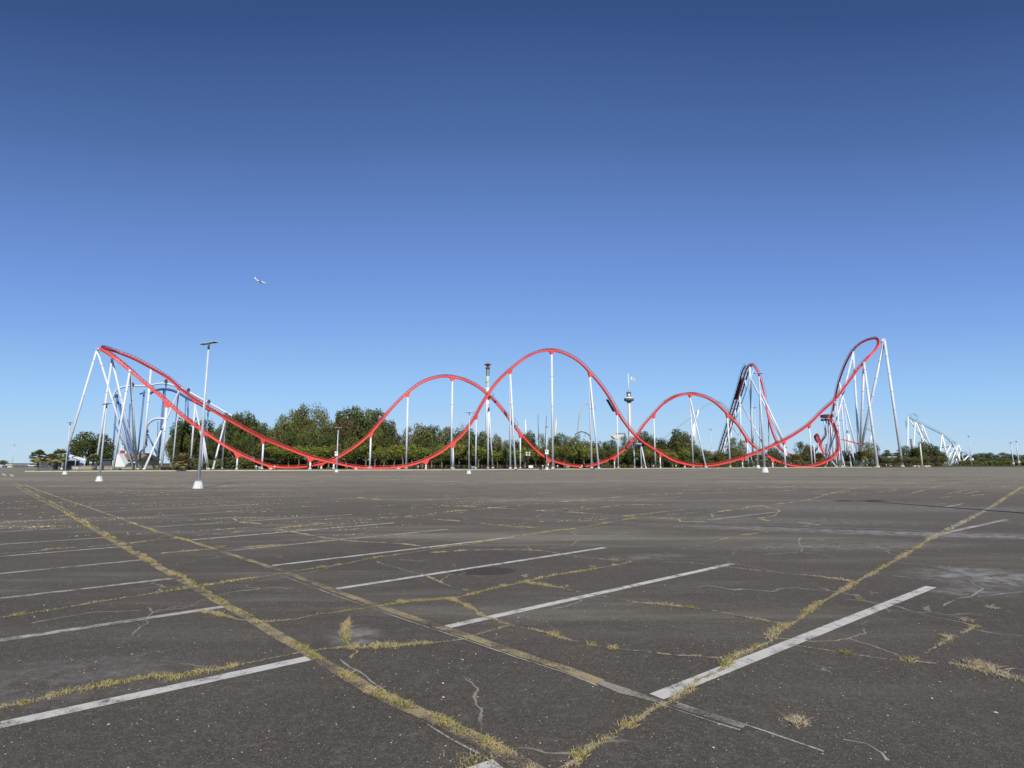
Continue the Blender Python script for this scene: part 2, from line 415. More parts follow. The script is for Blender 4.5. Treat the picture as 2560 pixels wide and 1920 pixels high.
# ------------------------------------------------------------------ painted lines
def strip(name, a, b, wd, m, z=.004, jit=0):
    a = Vector(a); b = Vector(b); d = (b-a); L = d.length; d.normalize(); nn = Vector((-d.y, d.x, 0))
    mb = MB(); n_ = max(1, int(L/.5)) if jit else 1
    vs_ = []
    for i in range(n_+1):
        q = a+d*L*i/n_; j = random.uniform(-jit, jit)
        for s_ in (-1, 1):
            p = q+nn*(s_*wd/2+j); vs_.append((p.x, p.y, z))
    mb.add(vs_, [(2*i, 2*i+2, 2*i+3, 2*i+1) for i in range(n_)])
    return tag(mb.build(name, m), kind='structure')
random.seed(4)
ZL = .0024
lines = [((1641, 1742), (2328, 1467), .135, 'paint'), ((1119, 1567), (1832, 1409), .125, 'paint'), ((842, 1472), (1512, 1369), .12, 'paint'),
         ((682, 1414), (1283, 1343), .11, 'paint'), ((560, 1378), (1120, 1323), .11, 'paint_old'), ((478, 1350), (986, 1307), .11, 'paint'),
         ((0, 1813), (780, 1644), .14, 'paint'), ((0, 1601), (571, 1515), .13, 'paint_old'), ((0, 1496), (432, 1446), .12, 'paint_old'),
         ((0, 1434), (363, 1399), .12, 'paint_old'), ((0, 1391), (302, 1367), .11, 'paint_old'), ((0, 1361), (261, 1344), .11, 'paint_old'),
         ((850, 2050), (1246, 1911), .14, 'paint'),
         ((1768, 1300), (1941, 1280), .11, 'paint_old'), ((2340, 1337), (2516, 1299), .16, 'paint_old'), ((2362, 1268), (2408, 1259), .12, 'paint_old'),
         ((1573, 1288), (1712, 1274), .10, 'paint_old'), ((1290, 1270), (1560, 1248), .10, 'paint_pale'), ((1800, 1255), (1930, 1240), .1, 'paint_pale'),
         ((2030, 1230), (2065, 1226), .12, 'paint_old'), ((2535, 1205), (2560, 1203), .12, 'paint_old'), ((378, 1318), (880, 1286), .13, 'paint_old'),
         ((320, 1295), (676, 1274), .14, 'paint_old'), ((262, 1279), (640, 1261), .14, 'paint_old'), ((185, 1256), (480, 1243), .13, 'paint_old'), ((420, 1334), (930, 1296), .1, 'paint_pale'), ((700, 1258), (900, 1250), .14, 'paint_pale'), ((1010, 1262), (1230, 1252), .12, 'paint_pale'), ((0, 1262), (80, 1258), .13, 'paint_pale'), ((215, 1266), (560, 1250), .13, 'paint_old'),
         ((0, 1330), (232, 1316), .13, 'paint_old'), ((0, 1307), (170, 1297), .13, 'paint_old'), ((0, 1280), (120, 1273), .1, 'paint_pale'),
         ((890, 1246), (1128, 1235), .1, 'paint_pale'), ((0, 1210), (90, 1208), .12, 'paint_pale')]
for a_, b_, wd, m in lines:
    strip('parking_line', G(*a_), G(*b_), wd, M[m], ZL)
# arrow-like ticks on the far left of the lot
for u_, v_ in ((9, 1187), (29, 1189)):
    strip('parking_line', G(u_-2, v_-3), G(u_+3, v_+2), .35, M['paint'], ZL)
# worn yellow lines bounding the bays
def polystrip(name, px, wd, m, z, jit=.0, kind='structure', step=.25, wv=0, taper=False):
    pts = [Vector(G(*q)) for q in px]; out = []
    for p, q in zip(pts, pts[1:]):
        n_ = max(1, int((q-p).length/step))
        for i in range(n_): out.append(p.lerp(q, i/n_))
    out.append(pts[-1])
    vs_ = []; mb = MB()
    for i, p in enumerate(out):
        d = (out[min(i+1, len(out)-1)]-out[max(i-1, 0)]); d.normalize(); nn = Vector((-d.y, d.x, 0))
        j = random.uniform(-jit, jit); w_ = wd*(1+random.uniform(-wv, wv))*((1+max(0, p.length-7)/11) if name == 'crack' else 1)
        for s_ in (-1, 1):
            q = p+nn*(s_*w_/2+j); vs_.append((q.x, q.y, z))
    mb.add(vs_, [(2*i, 2*i+2, 2*i+3, 2*i+1) for i in range(len(out)-1) if name != 'crack' or noise.noise(out[i]*3.1)+.5*noise.noise(out[i]*11) > -.30])
    return tag(mb.build(name, m), kind=kind)
E_PX = [(30, 1210), (78, 1238), (150, 1274), (218, 1314), (303, 1364), (392, 1415), (486, 1468), (622, 1545), (770, 1633), (850, 1680), (930, 1728), (1083, 1797), (1200, 1852), (1330, 1925), (1420, 1975)]
F_PX = [(60, 1212), (136, 1240), (249, 1278), (389, 1328), (470, 1352), (556, 1379), (700, 1426), (855, 1484), (1010, 1538), (1180, 1594), (1300, 1636), (1414, 1672), (1500, 1706)]
polystrip('yellow_line', E_PX, .13, M['yellowline'], .0032, wv=.15)
polystrip('yellow_line', F_PX, .12, M['yellowline'], .0032, wv=.1)
polystrip('yellow_line', [(1500, 1706), (1560, 1728), (1640, 1752), (1672, 1762)], .09, M['yellowline_thin'], .0028, wv=.4)
polystrip('yellow_line', [(2322, 1349), (2350, 1336), (2376, 1322)], .14, M['yellowline_thin'], .0027, wv=.3)
polystrip('yellow_line', [(2439, 1289), (2478, 1268)], .14, M['yellowline_thin'], .0026, wv=.3)
polystrip('yellow_line', [(1690, 1762), (1760, 1785), (1860, 1818)], .07, M['yellowline_thin'], .0030, wv=.5)
polystrip('yellow_line', [(2478, 1268), (2510, 1246), (2560, 1215), (2620, 1180)], .20, M['yellowline'], .0032, wv=.2)
polystrip('yellow_line', [(2376, 1322), (2439, 1289)], .18, M['yellowline_thin'], .0030, wv=.2)
for off in ([(x-6, y+9) for x, y in F_PX[6:]], [(1053, 1803), (1130, 1850), (1220, 1897)], [(1660, 1765), (1720, 1785), (1790, 1808), (1850, 1826)], [(1690, 1757), (1800, 1792), (1910, 1828), (2060, 1880)]):
    polystrip('edge_line', off, .014, M['paint_old'], .0040, wv=.6)

# ------------------------------------------------------------------ cracks with dry weeds
def c1(*q): return [(x*.38879, 1180+y*.38879) for x, y in q]
def c2(*q): return [(850+x*.38879, 1180+y*.38879) for x, y in q]
def c3(*q): return [(1700+x*.38879, 1180+y*.38879) for x, y in q]
def c4(*q): return [(x*.38879, 1540+y*.38879) for x, y in q]
def c5(*q): return [(850+x*.38879, 1540+y*.38879) for x, y in q]
def c6(*q): return [(1700+x*.38879, 1540+y*.38879) for x, y in q]
CR = [ # (polyline, weediness 0..1, dryness 0..1)
 (c1((-60, 950), (0, 940), (180, 910), (380, 880), (590, 845), (770, 815), (900, 795), (1030, 775), (1200, 750), (1290, 735), (1480, 705), (1650, 680), (1840, 645), (2060, 615), (2186, 597))+c2((0, 598), (150, 567), (280, 545), (450, 520), (580, 497), (700, 480), (850, 462), (1000, 440), (1120, 415), (1230, 400), (1380, 380), (1490, 367), (1650, 340), (1850, 305), (2000, 290)), .95, .35),
 (c4((-60, 600), (0, 590), (200, 555), (420, 495), (640, 455), (850, 415), (1000, 385), (1130, 400), (1280, 370), (1460, 335), (1640, 295), (1850, 250), (1980, 230), (2100, 212), (2180, 207))+c5((0, 205), (120, 205), (400, 190), (640, 170), (800, 150), (860, 125), (960, 100), (1100, 60)), .9, .4),
 (c2((-30, 905), (100, 885), (240, 865), (400, 840), (560, 825), (720, 815), (860, 785), (980, 750), (1150, 715), (1280, 685), (1400, 660), (1540, 640), (1650, 620), (1780, 600), (1880, 575)), .95, .35),
 (c2((720, 820), (800, 855), (870, 890), (920, 930), (1000, 950), (1050, 975))+c5((1110, 60), (1180, 75), (1290, 100), (1330, 112), (1420, 140), (1560, 175), (1700, 205), (1860, 220), (2000, 235), (2180, 255))+c6((120, 260), (290, 277)), .6, .6),
 (c3((1600, 430), (1540, 480), (1400, 560), (1280, 630), (1150, 700), (1050, 760), (960, 810), (870, 860), (800, 920), (720, 977))+c6((680, 60), (600, 110), (580, 170), (510, 200), (420, 235), (330, 280), (260, 350), (120, 410), (50, 480), (0, 510))+c5((2110, 560), (2000, 600), (1930, 660), (1850, 700), (1740, 780), (1640, 830), (1560, 880), (1500, 940), (1420, 985), (1330, 1060)), .95, .6),
 (c2((1210, 715), (1350, 735), (1440, 750), (1600, 785), (1700, 800), (1900, 840), (2100, 855), (2180, 868))+c3((0, 865), (200, 890), (380, 925), (540, 955))+c6((350, 0), (480, 20), (580, 40), (680, 50)), .6, .75),
 (c2((600, 520), (780, 507), (1000, 500), (1200, 503), (1330, 510), (1400, 525), (1550, 550), (1650, 558), (1790, 570)), .6, .5),
 (c3((20, 580), (150, 595), (300, 612), (420, 625), (600, 645), (750, 660), (860, 670), (1000, 690), (1110, 705)), .5, .9),
 (c6((750, 195), (900, 215), (1100, 245), (1250, 270), (1400, 290), (1500, 295), (1650, 310)), .75, .7),
 (c6((1760, 310), (1880, 340), (2000, 365), (2100, 385), (2212, 420), (2330, 460)), .7, 1.0),
 (c6((1520, 275), (1620, 215), (1720, 155), (1860, 90), (1900, 70)), .25, .8),
 (c2((430, 290), (600, 305), (860, 325), (980, 340), (1100, 350), (1280, 362)), .5, .7),
 (c2((650, 215), (860, 225), (1000, 232), (1200, 245), (1400, 255), (1600, 268), (1850, 285), (2050, 300), (2180, 305))+c3((0, 320), (180, 322), (380, 335)), .7, .6),
 (c2((0, 300), (200, 300), (430, 285), (640, 262), (900, 240), (1150, 215), (1400, 195), (1650, 175), (1900, 150), (2212, 135)), .6, .6),
 (c2((1350, 255), (1550, 245), (1800, 215), (2050, 210), (2212, 205)), .5, .6),
 (c1((1280, 900), (1400, 910), (1480, 940), (1600, 960)), .7, .45),
 (c1((1650, 970), (1900, 950), (2050, 915), (2212, 900)), .35, .4),
 (c1((1760, 365), (1860, 385), (1980, 405), (2150, 435))+c2((20, 442), (150, 450), (380, 462), (540, 480), (620, 495)), .7, .55),
 (c2((250, 585), (380, 620), (430, 640), (540, 660), (600, 695), (710, 735), (830, 765)), .3, .8),
 (c3((520, 215), (640, 250), (610, 280), (510, 300), (600, 325), (740, 325), (900, 345)), .5, .7),
 (c3((210, 290), (200, 265), (300, 250), (400, 240), (440, 225), (560, 215), (740, 195), (830, 180), (1000, 130), (1150, 100), (1280, 85)), .5, .7),
 (c5((60, 0), (45, 60), (20, 110), (45, 170), (60, 205), (110, 230), (60, 275)), .75, .4),
 (c1((0, 525), (200, 515), (350, 495), (550, 485), (760, 465)), .6, .6),
 (c1((800, 465), (1000, 440), (1150, 425)), .5, .8),
 (c1((1040, 525), (1200, 510), (1380, 497), (1600, 485), (1850, 465), (2212, 430)), .5, .6),
 (c1((1200, 415), (1400, 400), (1700, 370), (2212, 320)), .4, .7),
 (c1((1020, 890), (1130, 870), (1240, 860)), .7, .5),
 (c3((0, 500), (50, 485), (150, 470), (350, 415), (580, 385)), .45, .5),
 (c1((100, 368), (300, 352), (520, 345)), .5, .6), (c1((900, 300), (1300, 285), (1500, 300), (1540, 325), (1680, 335)), .5, .6),
 (c1((1000, 98), (1150, 103), (1240, 100)), .6, .7), (c1((1330, 102), (1480, 90), (1640, 75)), .4, .9),
 (c2((120, 165), (250, 180), (430, 195)), .6, .7),
 (c3((1440, 150), (1600, 110), (1700, 80), (1900, 50), (2100, 35)), .4, .7), (c3((1700, 145), (1900, 105), (2100, 92)), .4, .7),
 (c3((0, 120), (300, 110), (600, 95), (900, 90)), .45, .7),
 (c3((1130, 815), (1200, 830)), .7, .3),
]
THIN = [ # hairline cracks filled with pale dust
 c3((1300, 660), (1500, 680), (1700, 690), (1870, 705), (1950, 750)), c3((1950, 750), (1870, 800), (1780, 815), (1690, 860)), c3((1780, 815), (2000, 790), (2212, 770)),
 c3((540, 530), (780, 515), (1000, 540)), c3((780, 515), (790, 490), (760, 450), (775, 420)), c3((1240, 560), (1450, 585), (1800, 620), (2000, 625)),
 c3((1000, 810), (1150, 825), (1400, 865), (1560, 915), (1820, 970))+c6((1900, 72)), c6((1870, 80), (1960, 100), (2080, 118), (2200, 128)), c6((1050, 795), (1200, 820), (1290, 880), (1340, 930), (1340, 977)),
 c5((0, 280), (120, 360), (200, 420), (300, 480)), c4((1900, 200), (2100, 330), (2212, 400)), c1((200, 970), (600, 900), (900, 890)), c3((0, 320), (300, 335), (560, 355), (1000, 390), (1400, 400), (1800, 410)),
 c2((1260, 290), (1300, 270), (1600, 262)), c2((1350, 490), (1490, 470), (1530, 440), (1700, 420), (1790, 400), (1845, 390)), c2((1100, 200), (1500, 205), (1900, 190)),
]
rnd = random.Random(11)
weeds = MB()
def blade(p, h, wd, tone, lean=1.5):
    a_ = rnd.uniform(0, 2*math.pi); d = Vector((math.cos(a_), math.sin(a_), 0))
    l_ = rnd.uniform(.1, lean)*h; b_ = rnd.uniform(0, 2*math.pi); ld = Vector((math.cos(b_), math.sin(b_), 0))
    m_ = p+ld*l_*.4+Vector((0, 0, h*.6)); t_ = p+ld*l_*1.3+Vector((0, 0, h))
    weeds.add([p-d*wd/2, p+d*wd/2, m_+d*wd*.4, t_, m_-d*wd*.4], [(0, 1, 2, 3, 4)], c=min(1, max(0, tone)))
def smoothpts(px, step):
    pts = [Vector(G(*q)) for q in px]; out = []
    for p, q in zip(pts, pts[1:]):
        n_ = max(1, int((q-p).length/step))
        for i in range(n_): out.append(p.lerp(q, i/n_))
    return out
def weedrow(px, weedy, dry, wid=.05, seed=0):
    for p in smoothpts(px, .04):
        D = p.length
        if D > 90: continue
        nz = noise.noise(Vector((p.x*1.3+seed*7.1, p.y*1.3, seed)))+.55*noise.noise(Vector((p.x*5+seed, p.y*5, 3)))
        dens = max(weedy*.85+nz*1.7-.18, (weedy-.6)*1.1)
        if dens <= 0: continue
        if D < 9: k, hs, ws = 24, .018, .0042
        elif D < 20: k, hs, ws = 11, .019, .009
        elif D < 45: k, hs, ws = 3.4, .020, .03
        else: k, hs, ws = 1.8, .018, .06
        k *= min(1.3, dens*1.4)
        n_ = int(k)+(rnd.random() < k-int(k))
        tn = dry+.12+noise.noise(Vector((p.x*.9, p.y*.9, 9+seed)))*.45
        for _ in range(n_):
            sp = wid*min(1.5, .25+dens*.9)*.68
            q = p+Vector((rnd.gauss(0, sp*.55)+.03*noise.noise(p*2), rnd.gauss(0, sp*.55), .0))
            q.z = .001
            blade(q, hs*rnd.uniform(.4, 1.3)*max(.35, .9+1.6*nz), ws*rnd.uniform(.5, 1.4), tn+rnd.uniform(-.3, .35))
random.seed(9)
for i, (px, wdy, dry) in enumerate(CR):
    jp = []
    polystrip('crack', px, .024 if wdy > .45 else .015, M['tar'], .0044+.00002*i, jit=.012, step=.045, wv=.95)
    weedrow(px, wdy, dry, .055, i)
for i, px in enumerate(THIN):
    polystrip('crack', px, .014, M['palecrack'], .0012+.00001*i, jit=.012, step=.12, wv=.7)
# weeds along the yellow lines and a few lone tufts
weedrow([(x+8, y-3) for x, y in E_PX], .40, .40, .05, 61)
weedrow([(x+4, y+3) for x, y in E_PX[9:]], .38, .6, .045, 62)
weedrow(E_PX[2:8], .42, .3, .05, 65)
weedrow(F_PX[:6], .38, .55, .04, 63)
weedrow([(1414, 1672), (1470, 1700), (1540, 1722), (1620, 1748), (1690, 1764)], .12, .8, .04, 67)
weedrow([(2322, 1347), (2376, 1320), (2439, 1289), (2478, 1268)], .35, .7, .06, 68)
weedrow([(2478, 1268), (2510, 1246), (2560, 1215)], .6, .6, .1, 64)
weedrow([(1700, 1765), (1790, 1793), (1860, 1816)], .25, .7, .04, 66)
def tuft(u_, v_, r, n_, h, dry, flat=.9):
    c = G(u_, v_)
    for _ in range(n_):
        q = c+Vector((rnd.gauss(0, r*.3), rnd.gauss(0, r*.3), .001))
        blade(q, h*.34*rnd.uniform(.4, 1.2), .0045, dry+rnd.uniform(-.15, .15), lean=2.4)
for a_ in ((1992, 1805, .14, 230, .085, .97), (2418, 1552, .12, 120, .09, .95), (2436, 1567, .1, 90, .05, .5), (2372, 1593, .09, 80, .08, .9), (2366, 1600, .08, 60, .04, .45), (2480, 1520, .10, 70, .08, .98),
           (2466, 1672, .15, 220, .12, .98), (2440, 1660, .16, 140, .10, .97), (2500, 1688, .2, 100, .10, .97), (882, 1622, .07, 50, .04, .5), (868, 1690, .1, 90, .07, .25), (884, 1697, .06, 80, .05, .4),
           (550, 1370, .14, 90, .16, .4), (553, 1540, .12, 110, .05, .4), (505, 1358, .1, 60, .05, .3), (1183, 1905, .2, 90, .07, .5), (1215, 1857, .15, 70, .08, .5), (1116, 1805, .13, 70, .06, .55), (1570, 1813, .1, 150, .06, .5), (1315, 1443, .06, 30, .14, .9),
           (1480, 1418, .05, 26, .2, .9), (1415, 1467, .05, 16, .10, .9), (575, 1280, .15, 70, .12, .6), (2050, 1351, .2, 60, .06, .5), (1786, 1288, .3, 60, .1, .5)):
    tuft(*a_)
# denser clumps where the seams hold more soil
rc_ = random.Random(31)
for px, n_c in ((CR[0][0], 8), (CR[1][0], 7), (CR[2][0], 8), (CR[3][0], 4), (CR[4][0], 22), (E_PX[8:13], 10), (CR[5][0], 2), (CR[8][0], 2), (E_PX[2:7], 6)):
    pp = smoothpts(px, .04)
    pp = [p for p in pp if 2 < p.length < 16]
    for _ in range(n_c):
        p = rc_.choice(pp); dr = rc_.uniform(.25, .8)
        for _ in range(int(rc_.uniform(35, 90))):
            q = Vector((p.x+rnd.gauss(0, .027), p.y+rnd.gauss(0, .024), .001)); blade(q, rc_.uniform(.012, .045), .0045, dr+rnd.uniform(-.2, .2))
# scattered wisps further out on the lot
for _ in range(300):
    y_ = 14*(90/14)**rnd.random(); x_ = rnd.uniform(-1.0, .95)*y_
    n0 = noise.noise(Vector((x_*.06, y_*.06, 2)))
    if n0 < -.05: continue
    L_ = rnd.uniform(.4, 2.6)*(1+y_/40); a_ = math.radians(rnd.choice((36, 38, 40, 42, 44))+rnd.uniform(-4, 4))
    for k in range(int(L_*16)):
        s_ = rnd.uniform(0, L_)
        q = Vector((x_+math.cos(a_)*s_+rnd.gauss(0, .03), y_+math.sin(a_)*s_+rnd.gauss(0, .03), .001))
        blade(q, .020*rnd.uniform(.5, 1.2), .02*(1+y_/28), rnd.uniform(.6, 1))
tag(weeds.build('dry_weeds', M['weed']), 'dry yellow weeds growing in the cracks of the asphalt', 'weeds', kind='stuff')

grit = MB(); rg = random.Random(77)
for _ in range(2600):
    y_ = 2.4*(14/2.4)**rg.random(); x_ = rg.uniform(-.95, .95)*y_; s_ = rg.uniform(.002, .0065)*(1 if rg.random() < .96 else 2.2)
    c_ = Vector((x_, y_, s_*.5)); R_ = Matrix.Rotation(rg.uniform(0, 6.28), 3, 'Z')
    a_, b_, d_ = s_*rg.uniform(.8, 1.5), s_*rg.uniform(.6, 1.1), s_*.7
    grit.add([c_+R_ @ Vector(q) for q in ((-a_, 0, 0), (0, -b_, 0), (a_, 0, 0), (0, b_, 0), (0, 0, d_), (0, 0, -d_*.5))], [(0, 1, 4), (1, 2, 4), (2, 3, 4), (3, 0, 4), (1, 0, 5), (2, 1, 5), (3, 2, 5), (0, 3, 5)])
tag(grit.build('grit', M['rock']), 'loose pale grit scattered over the near asphalt', 'grit', kind='stuff')

# ------------------------------------------------------------------ roller coaster tracks
def catmull(c, i, t):
    p0 = c[max(i-1, 0)]; p1 = c[i]; p2 = c[i+1]; p3 = c[min(i+2, len(c)-1)]
    # centripetal
    def tj(ti, a_, b_): return ti+max(1e-4, (b_-a_).length)**.5
    t0 = 0; t1 = tj(t0, p0, p1) if (p1-p0).length > 1e-6 else .5
    t2 = tj(t1, p1, p2); t3 = tj(t2, p2, p3) if (p3-p2).length > 1e-6 else t2+.5
    q0 = p0 if (p1-p0).length > 1e-6 else p1*2-p2
    q3 = p3 if (p3-p2).length > 1e-6 else p2*2-p1
    if q0 is not p0: t1 = tj(0, q0, p1); t2 = tj(t1, p1, p2); t3 = tj(t2, p2, q3)
    x = t1+(t2-t1)*t
    A1 = q0*((t1-x)/(t1-t0))+p1*((x-t0)/(t1-t0)); A2 = p1*((t2-x)/(t2-t1))+p2*((x-t1)/(t2-t1)); A3 = p2*((t3-x)/(t3-t2))+q3*((x-t2)/(t3-t2))
    B1 = A1*((t2-x)/(t2-t0))+A2*((x-t0)/(t2-t0)); B2 = A2*((t3-x)/(t3-t1))+A3*((x-t1)/(t3-t1))
    return B1*((t2-x)/(t2-t1))+B2*((x-t1)/(t2-t1))
def path(pts, step=.9):
    """pts: (u, v, Y[, up hint]) -> list of (pos, tangent, up, side, scale)"""
    C = [P(*q[:3]) for q in pts]; H = [Vector(q[3]).normalized() if len(q) > 3 else Vector((0, 0, 1)) for q in pts]
    raw = []
    for i in range(len(C)-1):
        n_ = max(2, int((C[i+1]-C[i]).length/.3))
        for k in range(n_):
            t = k/n_; raw.append((catmull(C, i, t), H[i].lerp(H[i+1], t*t*(3-2*t))))
    raw.append((C[-1], H[-1]))
    # smooth
    for _ in range(6):
        raw = [raw[0]]+[((raw[i-1][0]+raw[i][0]*2+raw[i+1][0])/4, (raw[i-1][1]+raw[i][1]*2+raw[i+1][1])/4) for i in range(1, len(raw)-1)]+[raw[-1]]
    out = []; acc = 0; last = raw[0][0]; out.append(raw[0])
    for p, h in raw[1:]:
        acc += (p-last).length; last = p
        if acc >= step: out.append((p, h)); acc = 0
    fr = []
    for i, (p, h) in enumerate(out):
        T = (out[min(i+1, len(out)-1)][0]-out[max(i-1, 0)][0]).normalized()
        U = (h-T*h.dot(T))
        if U.length < 1e-3: U = Vector((0, 0, 1)).cross(T)
        U.normalize(); fr.append((p, T, U, T.cross(U)))
    return fr
def sweep(mb, fr, prof, mi=0, smooth=False):
    """prof: list of (side, up) offsets, closed"""
    n_ = len(prof); vs_ = []
    for p, T, U, B, *s in fr:
        for a_, b_ in prof: vs_.append(p+B*a_+U*b_)
    fs = []
    for i in range(len(fr)-1):
        for k in range(n_):
            j = (k+1) % n_
            fs.append((i*n_+k, i*n_+j, (i+1)*n_+j, (i+1)*n_+k))
    fs.append(tuple(range(n_))[::-1]); fs.append(tuple((len(fr)-1)*n_+i for i in range(n_)))
    mb.add(vs_, fs, mi, smooth)
def circ(cx_, cy_, r, n_=6): return [(cx_+r*math.cos(2*math.pi*i/n_), cy_+r*math.sin(2*math.pi*i/n_)) for i in range(n_)]
def build_track(root, fr, s, ms='red', mr='rail', sw=.34, sh=.34, up=.64, gauge=.62, rr=.085, tie=1, tube_spine=False):
    mb = MB()
    if tube_spine: sweep(mb, fr, circ(0, 0, sw*s, 10), smooth=True)
    else:
        c = .06
        sweep(mb, fr, [((-sw+c)*s, -sh*s), ((sw-c)*s, -sh*s), (sw*s, (-sh+c)*s), (sw*s, (sh-c)*s), ((sw-c)*s, sh*s), ((-sw+c)*s, sh*s), (-sw*s, (sh-c)*s), (-sw*s, (-sh+c)*s)])
    mb.build('track_spine', M[ms], root)
    for sd_ in (-1, 1):
        mb = MB(); sweep(mb, fr, circ(sd_*gauge*s, up*s, rr*s), smooth=True); mb.build('rail', M[mr], root)
    mb = MB()
    for i in range(1, len(fr)-1, tie):
        p, T, U, B = fr[i]
        for sd_ in (-1, 1):
            mb.tube(p+U*sh*s*.8+B*sd_*sw*s*.5, p+B*sd_*gauge*s+U*up*s, .055*s, n=4, smooth=False, caps=False)
        mb.tube(p-B*gauge*s+U*(up-.06)*s, p+B*gauge*s+U*(up-.06)*s, .05*s, n=4, smooth=False, caps=False)
    tag(mb.build('crossties', M[mr], root), kind='stuff')
    return fr

LT = (1.0, .55, .75)     # lean-in of the left turn
RT = (-.95, .35, .75)    # lean-in of the right turn
T1 = [(2053, 1160, 240), (2025, 1166, 237), (1999, 1166.5, 234), (1966, 1161, 231), (1934, 1149, 229), (1912, 1136, 228), (1890, 1120, 227), (1868, 1098, 225), (1842, 1060, 223), (1816, 1033, 221), (1792, 1010, 218), (1772, 997, 215),
      (1750, 989, 212), (1725, 985, 209), (1695, 990, 206), (1660, 1009, 201), (1633, 1037, 198), (1610, 1063, 196), (1585, 1099, 193), (1557, 1127, 190), (1534, 1143, 188), (1500, 1158, 184), (1477, 1164, 182), (1443, 1166, 179), (1420, 1163, 177), (1396, 1157, 175), (1366, 1146, 173),
      (1332, 1119, 171), (1309, 1094, 169), (1286, 1067, 168), (1268, 1041, 167), (1240, 1007, 166), (1217, 985, 165), (1194, 967, 164), (1160, 950, 162), (1126, 942, 161), (1095, 943, 159), (1056, 956, 158), (1022, 980, 157), (993, 1007, 156), (966, 1037, 155),
      (948, 1059, 154), (921, 1090, 153), (885, 1119, 152), (841, 1146, 150), (815, 1156, 149), (776, 1165, 147), (740, 1168.5, 145), (694, 1168, 143), (668, 1164, 142), (648, 1157, 141), (579, 1125, 139), (521, 1087, 137), (463, 1046, 136), (430, 1017, 135), (393, 984, 134), (360, 957, 133), (324, 926, 132, (.4, .35, .85)), (290, 898, 131, (.8, .5, .8)), (266, 881, 132, LT),
      (252, 873, 137, LT), (253, 870.5, 143, LT), (266, 872, 149, LT), (289, 879, 153, (.55, -.3, .85)), (335, 897, 154, (.2, -.5, .9)), (378, 920, 154, (.0, -.35, 1)), (423, 948, 153.5), (446, 968, 153), (475, 991, 152), (510, 1014, 151), (565, 1046, 149.5), (606, 1069, 148.5), (659, 1097, 146.5), (720, 1122, 145), (776, 1143, 144), (812, 1152, 144.5), (848, 1160, 145), (884, 1167, 146),
      (921, 1170, 147), (975, 1169.5, 149), (1020, 1164, 150.5), (1065, 1150, 152), (1100, 1132, 153), (1126, 1113, 154), (1155, 1089, 155), (1176, 1061, 156), (1192, 1035, 157), (1213, 999, 158), (1240, 960, 159), (1272, 928, 160.5), (1309, 898, 162), (1343, 881, 164), (1377, 876, 166), (1412, 884, 169), (1447, 904, 171.5), (1473, 930, 173.5), (1500, 961, 176), (1521, 991, 178), (1541, 1025, 180),
      (1557, 1051, 182), (1580, 1080, 185), (1603, 1102, 188), (1638, 1125, 192), (1663, 1141, 195), (1679, 1150, 197), (1706, 1158.5, 200), (1740, 1164, 204), (1782, 1163.5, 208), (1814, 1157, 211), (1847, 1148, 215), (1879, 1137, 218), (1912, 1124, 222), (1944, 1109, 226), (1977, 1092, 231), (2020, 1063, 238), (2054, 1030, 244), (2091, 995, 251, (-.1, -.2, 1)),
      (2123, 953, 256, (-.4, -.3, .9)), (2157, 909, 261, (-.7, -.2, .8)), (2185, 880, 266, RT), (2197, 862, 273, RT), (2197, 851, 281, RT), (2187, 846, 288, RT), (2166, 851, 294, (-.3, -.5, .9)), (2148, 861, 297, (-.2, -.3, .9)), (2132, 877, 300, (0, 0, 1)), (2116, 905, 306), (2105, 932, 313), (2095, 963, 321), (2088, 995, 329), (2082, 1026, 337), (2077, 1055, 345), (2068, 1081, 352), (2054, 1104, 359), (2040, 1125, 366), (2025, 1140, 370), (1990, 1152, 372)]
R_T = build_coaster = None
coaster = empty('roller_coaster', GX(1280, 165), 'tall red roller coaster with pale columns running the whole width behind the lot', 'roller coaster')
fr1 = path(T1, .9)
# the steel is heavier towards the right-hand end of the ride: split for the scale
cut = min(range(len(fr1)), key=lambda i: (fr1[i][0]-P(1640, 1127, 192)).length if i > len(fr1)//2 else 1e9)
cut0 = min(range(len(fr1)//2), key=lambda i: (fr1[i][0]-P(1660, 1009, 201)).length)
build_track(coaster, fr1[cut0:cut+1], .82)
build_track(coaster, fr1[:cut0+1], .98)
build_track(coaster, fr1[cut:], 1.06)
# helix between the lift and the right turn
HX = [(2043, 1163, 242), (2070, 1151, 244), (2089, 1138, 248, (-.5, 0, 1)), (2096, 1124, 254, (-.8, .1, .8)), (2097, 1105, 262, (-.9, .2, .6)), (2094, 1083, 272, (-.9, .3, .7)), (2087, 1068, 284, (-.6, .2, 1)), (2078, 1052, 296, (-.3, 0, 1)), (2066, 1046, 303)]
fr2 = path(HX, .9); build_track(coaster, fr2, 1.25)
LP = [(2060, 1135, 262), (2054, 1122, 264), (2050, 1106, 266, (-.4, -.2, .8)), (2046, 1092, 268, (-.6, -.4, .3)), (2041, 1086, 271, (.1, -.6, -.5)), (2037, 1092, 274, (.7, -.4, .3)), (2041, 1102, 277, (.6, -.2, .8)), (2052, 1112, 280)]
fr3 = path(LP, .9); build_track(coaster, fr3, 1.1)
RP = [(2098, 1098, 262), (2120, 1103, 262), (2146, 1110, 262), (2160, 1114, 262)]
fr4 = path(RP, 1.0); build_track(coaster, fr4, .45)
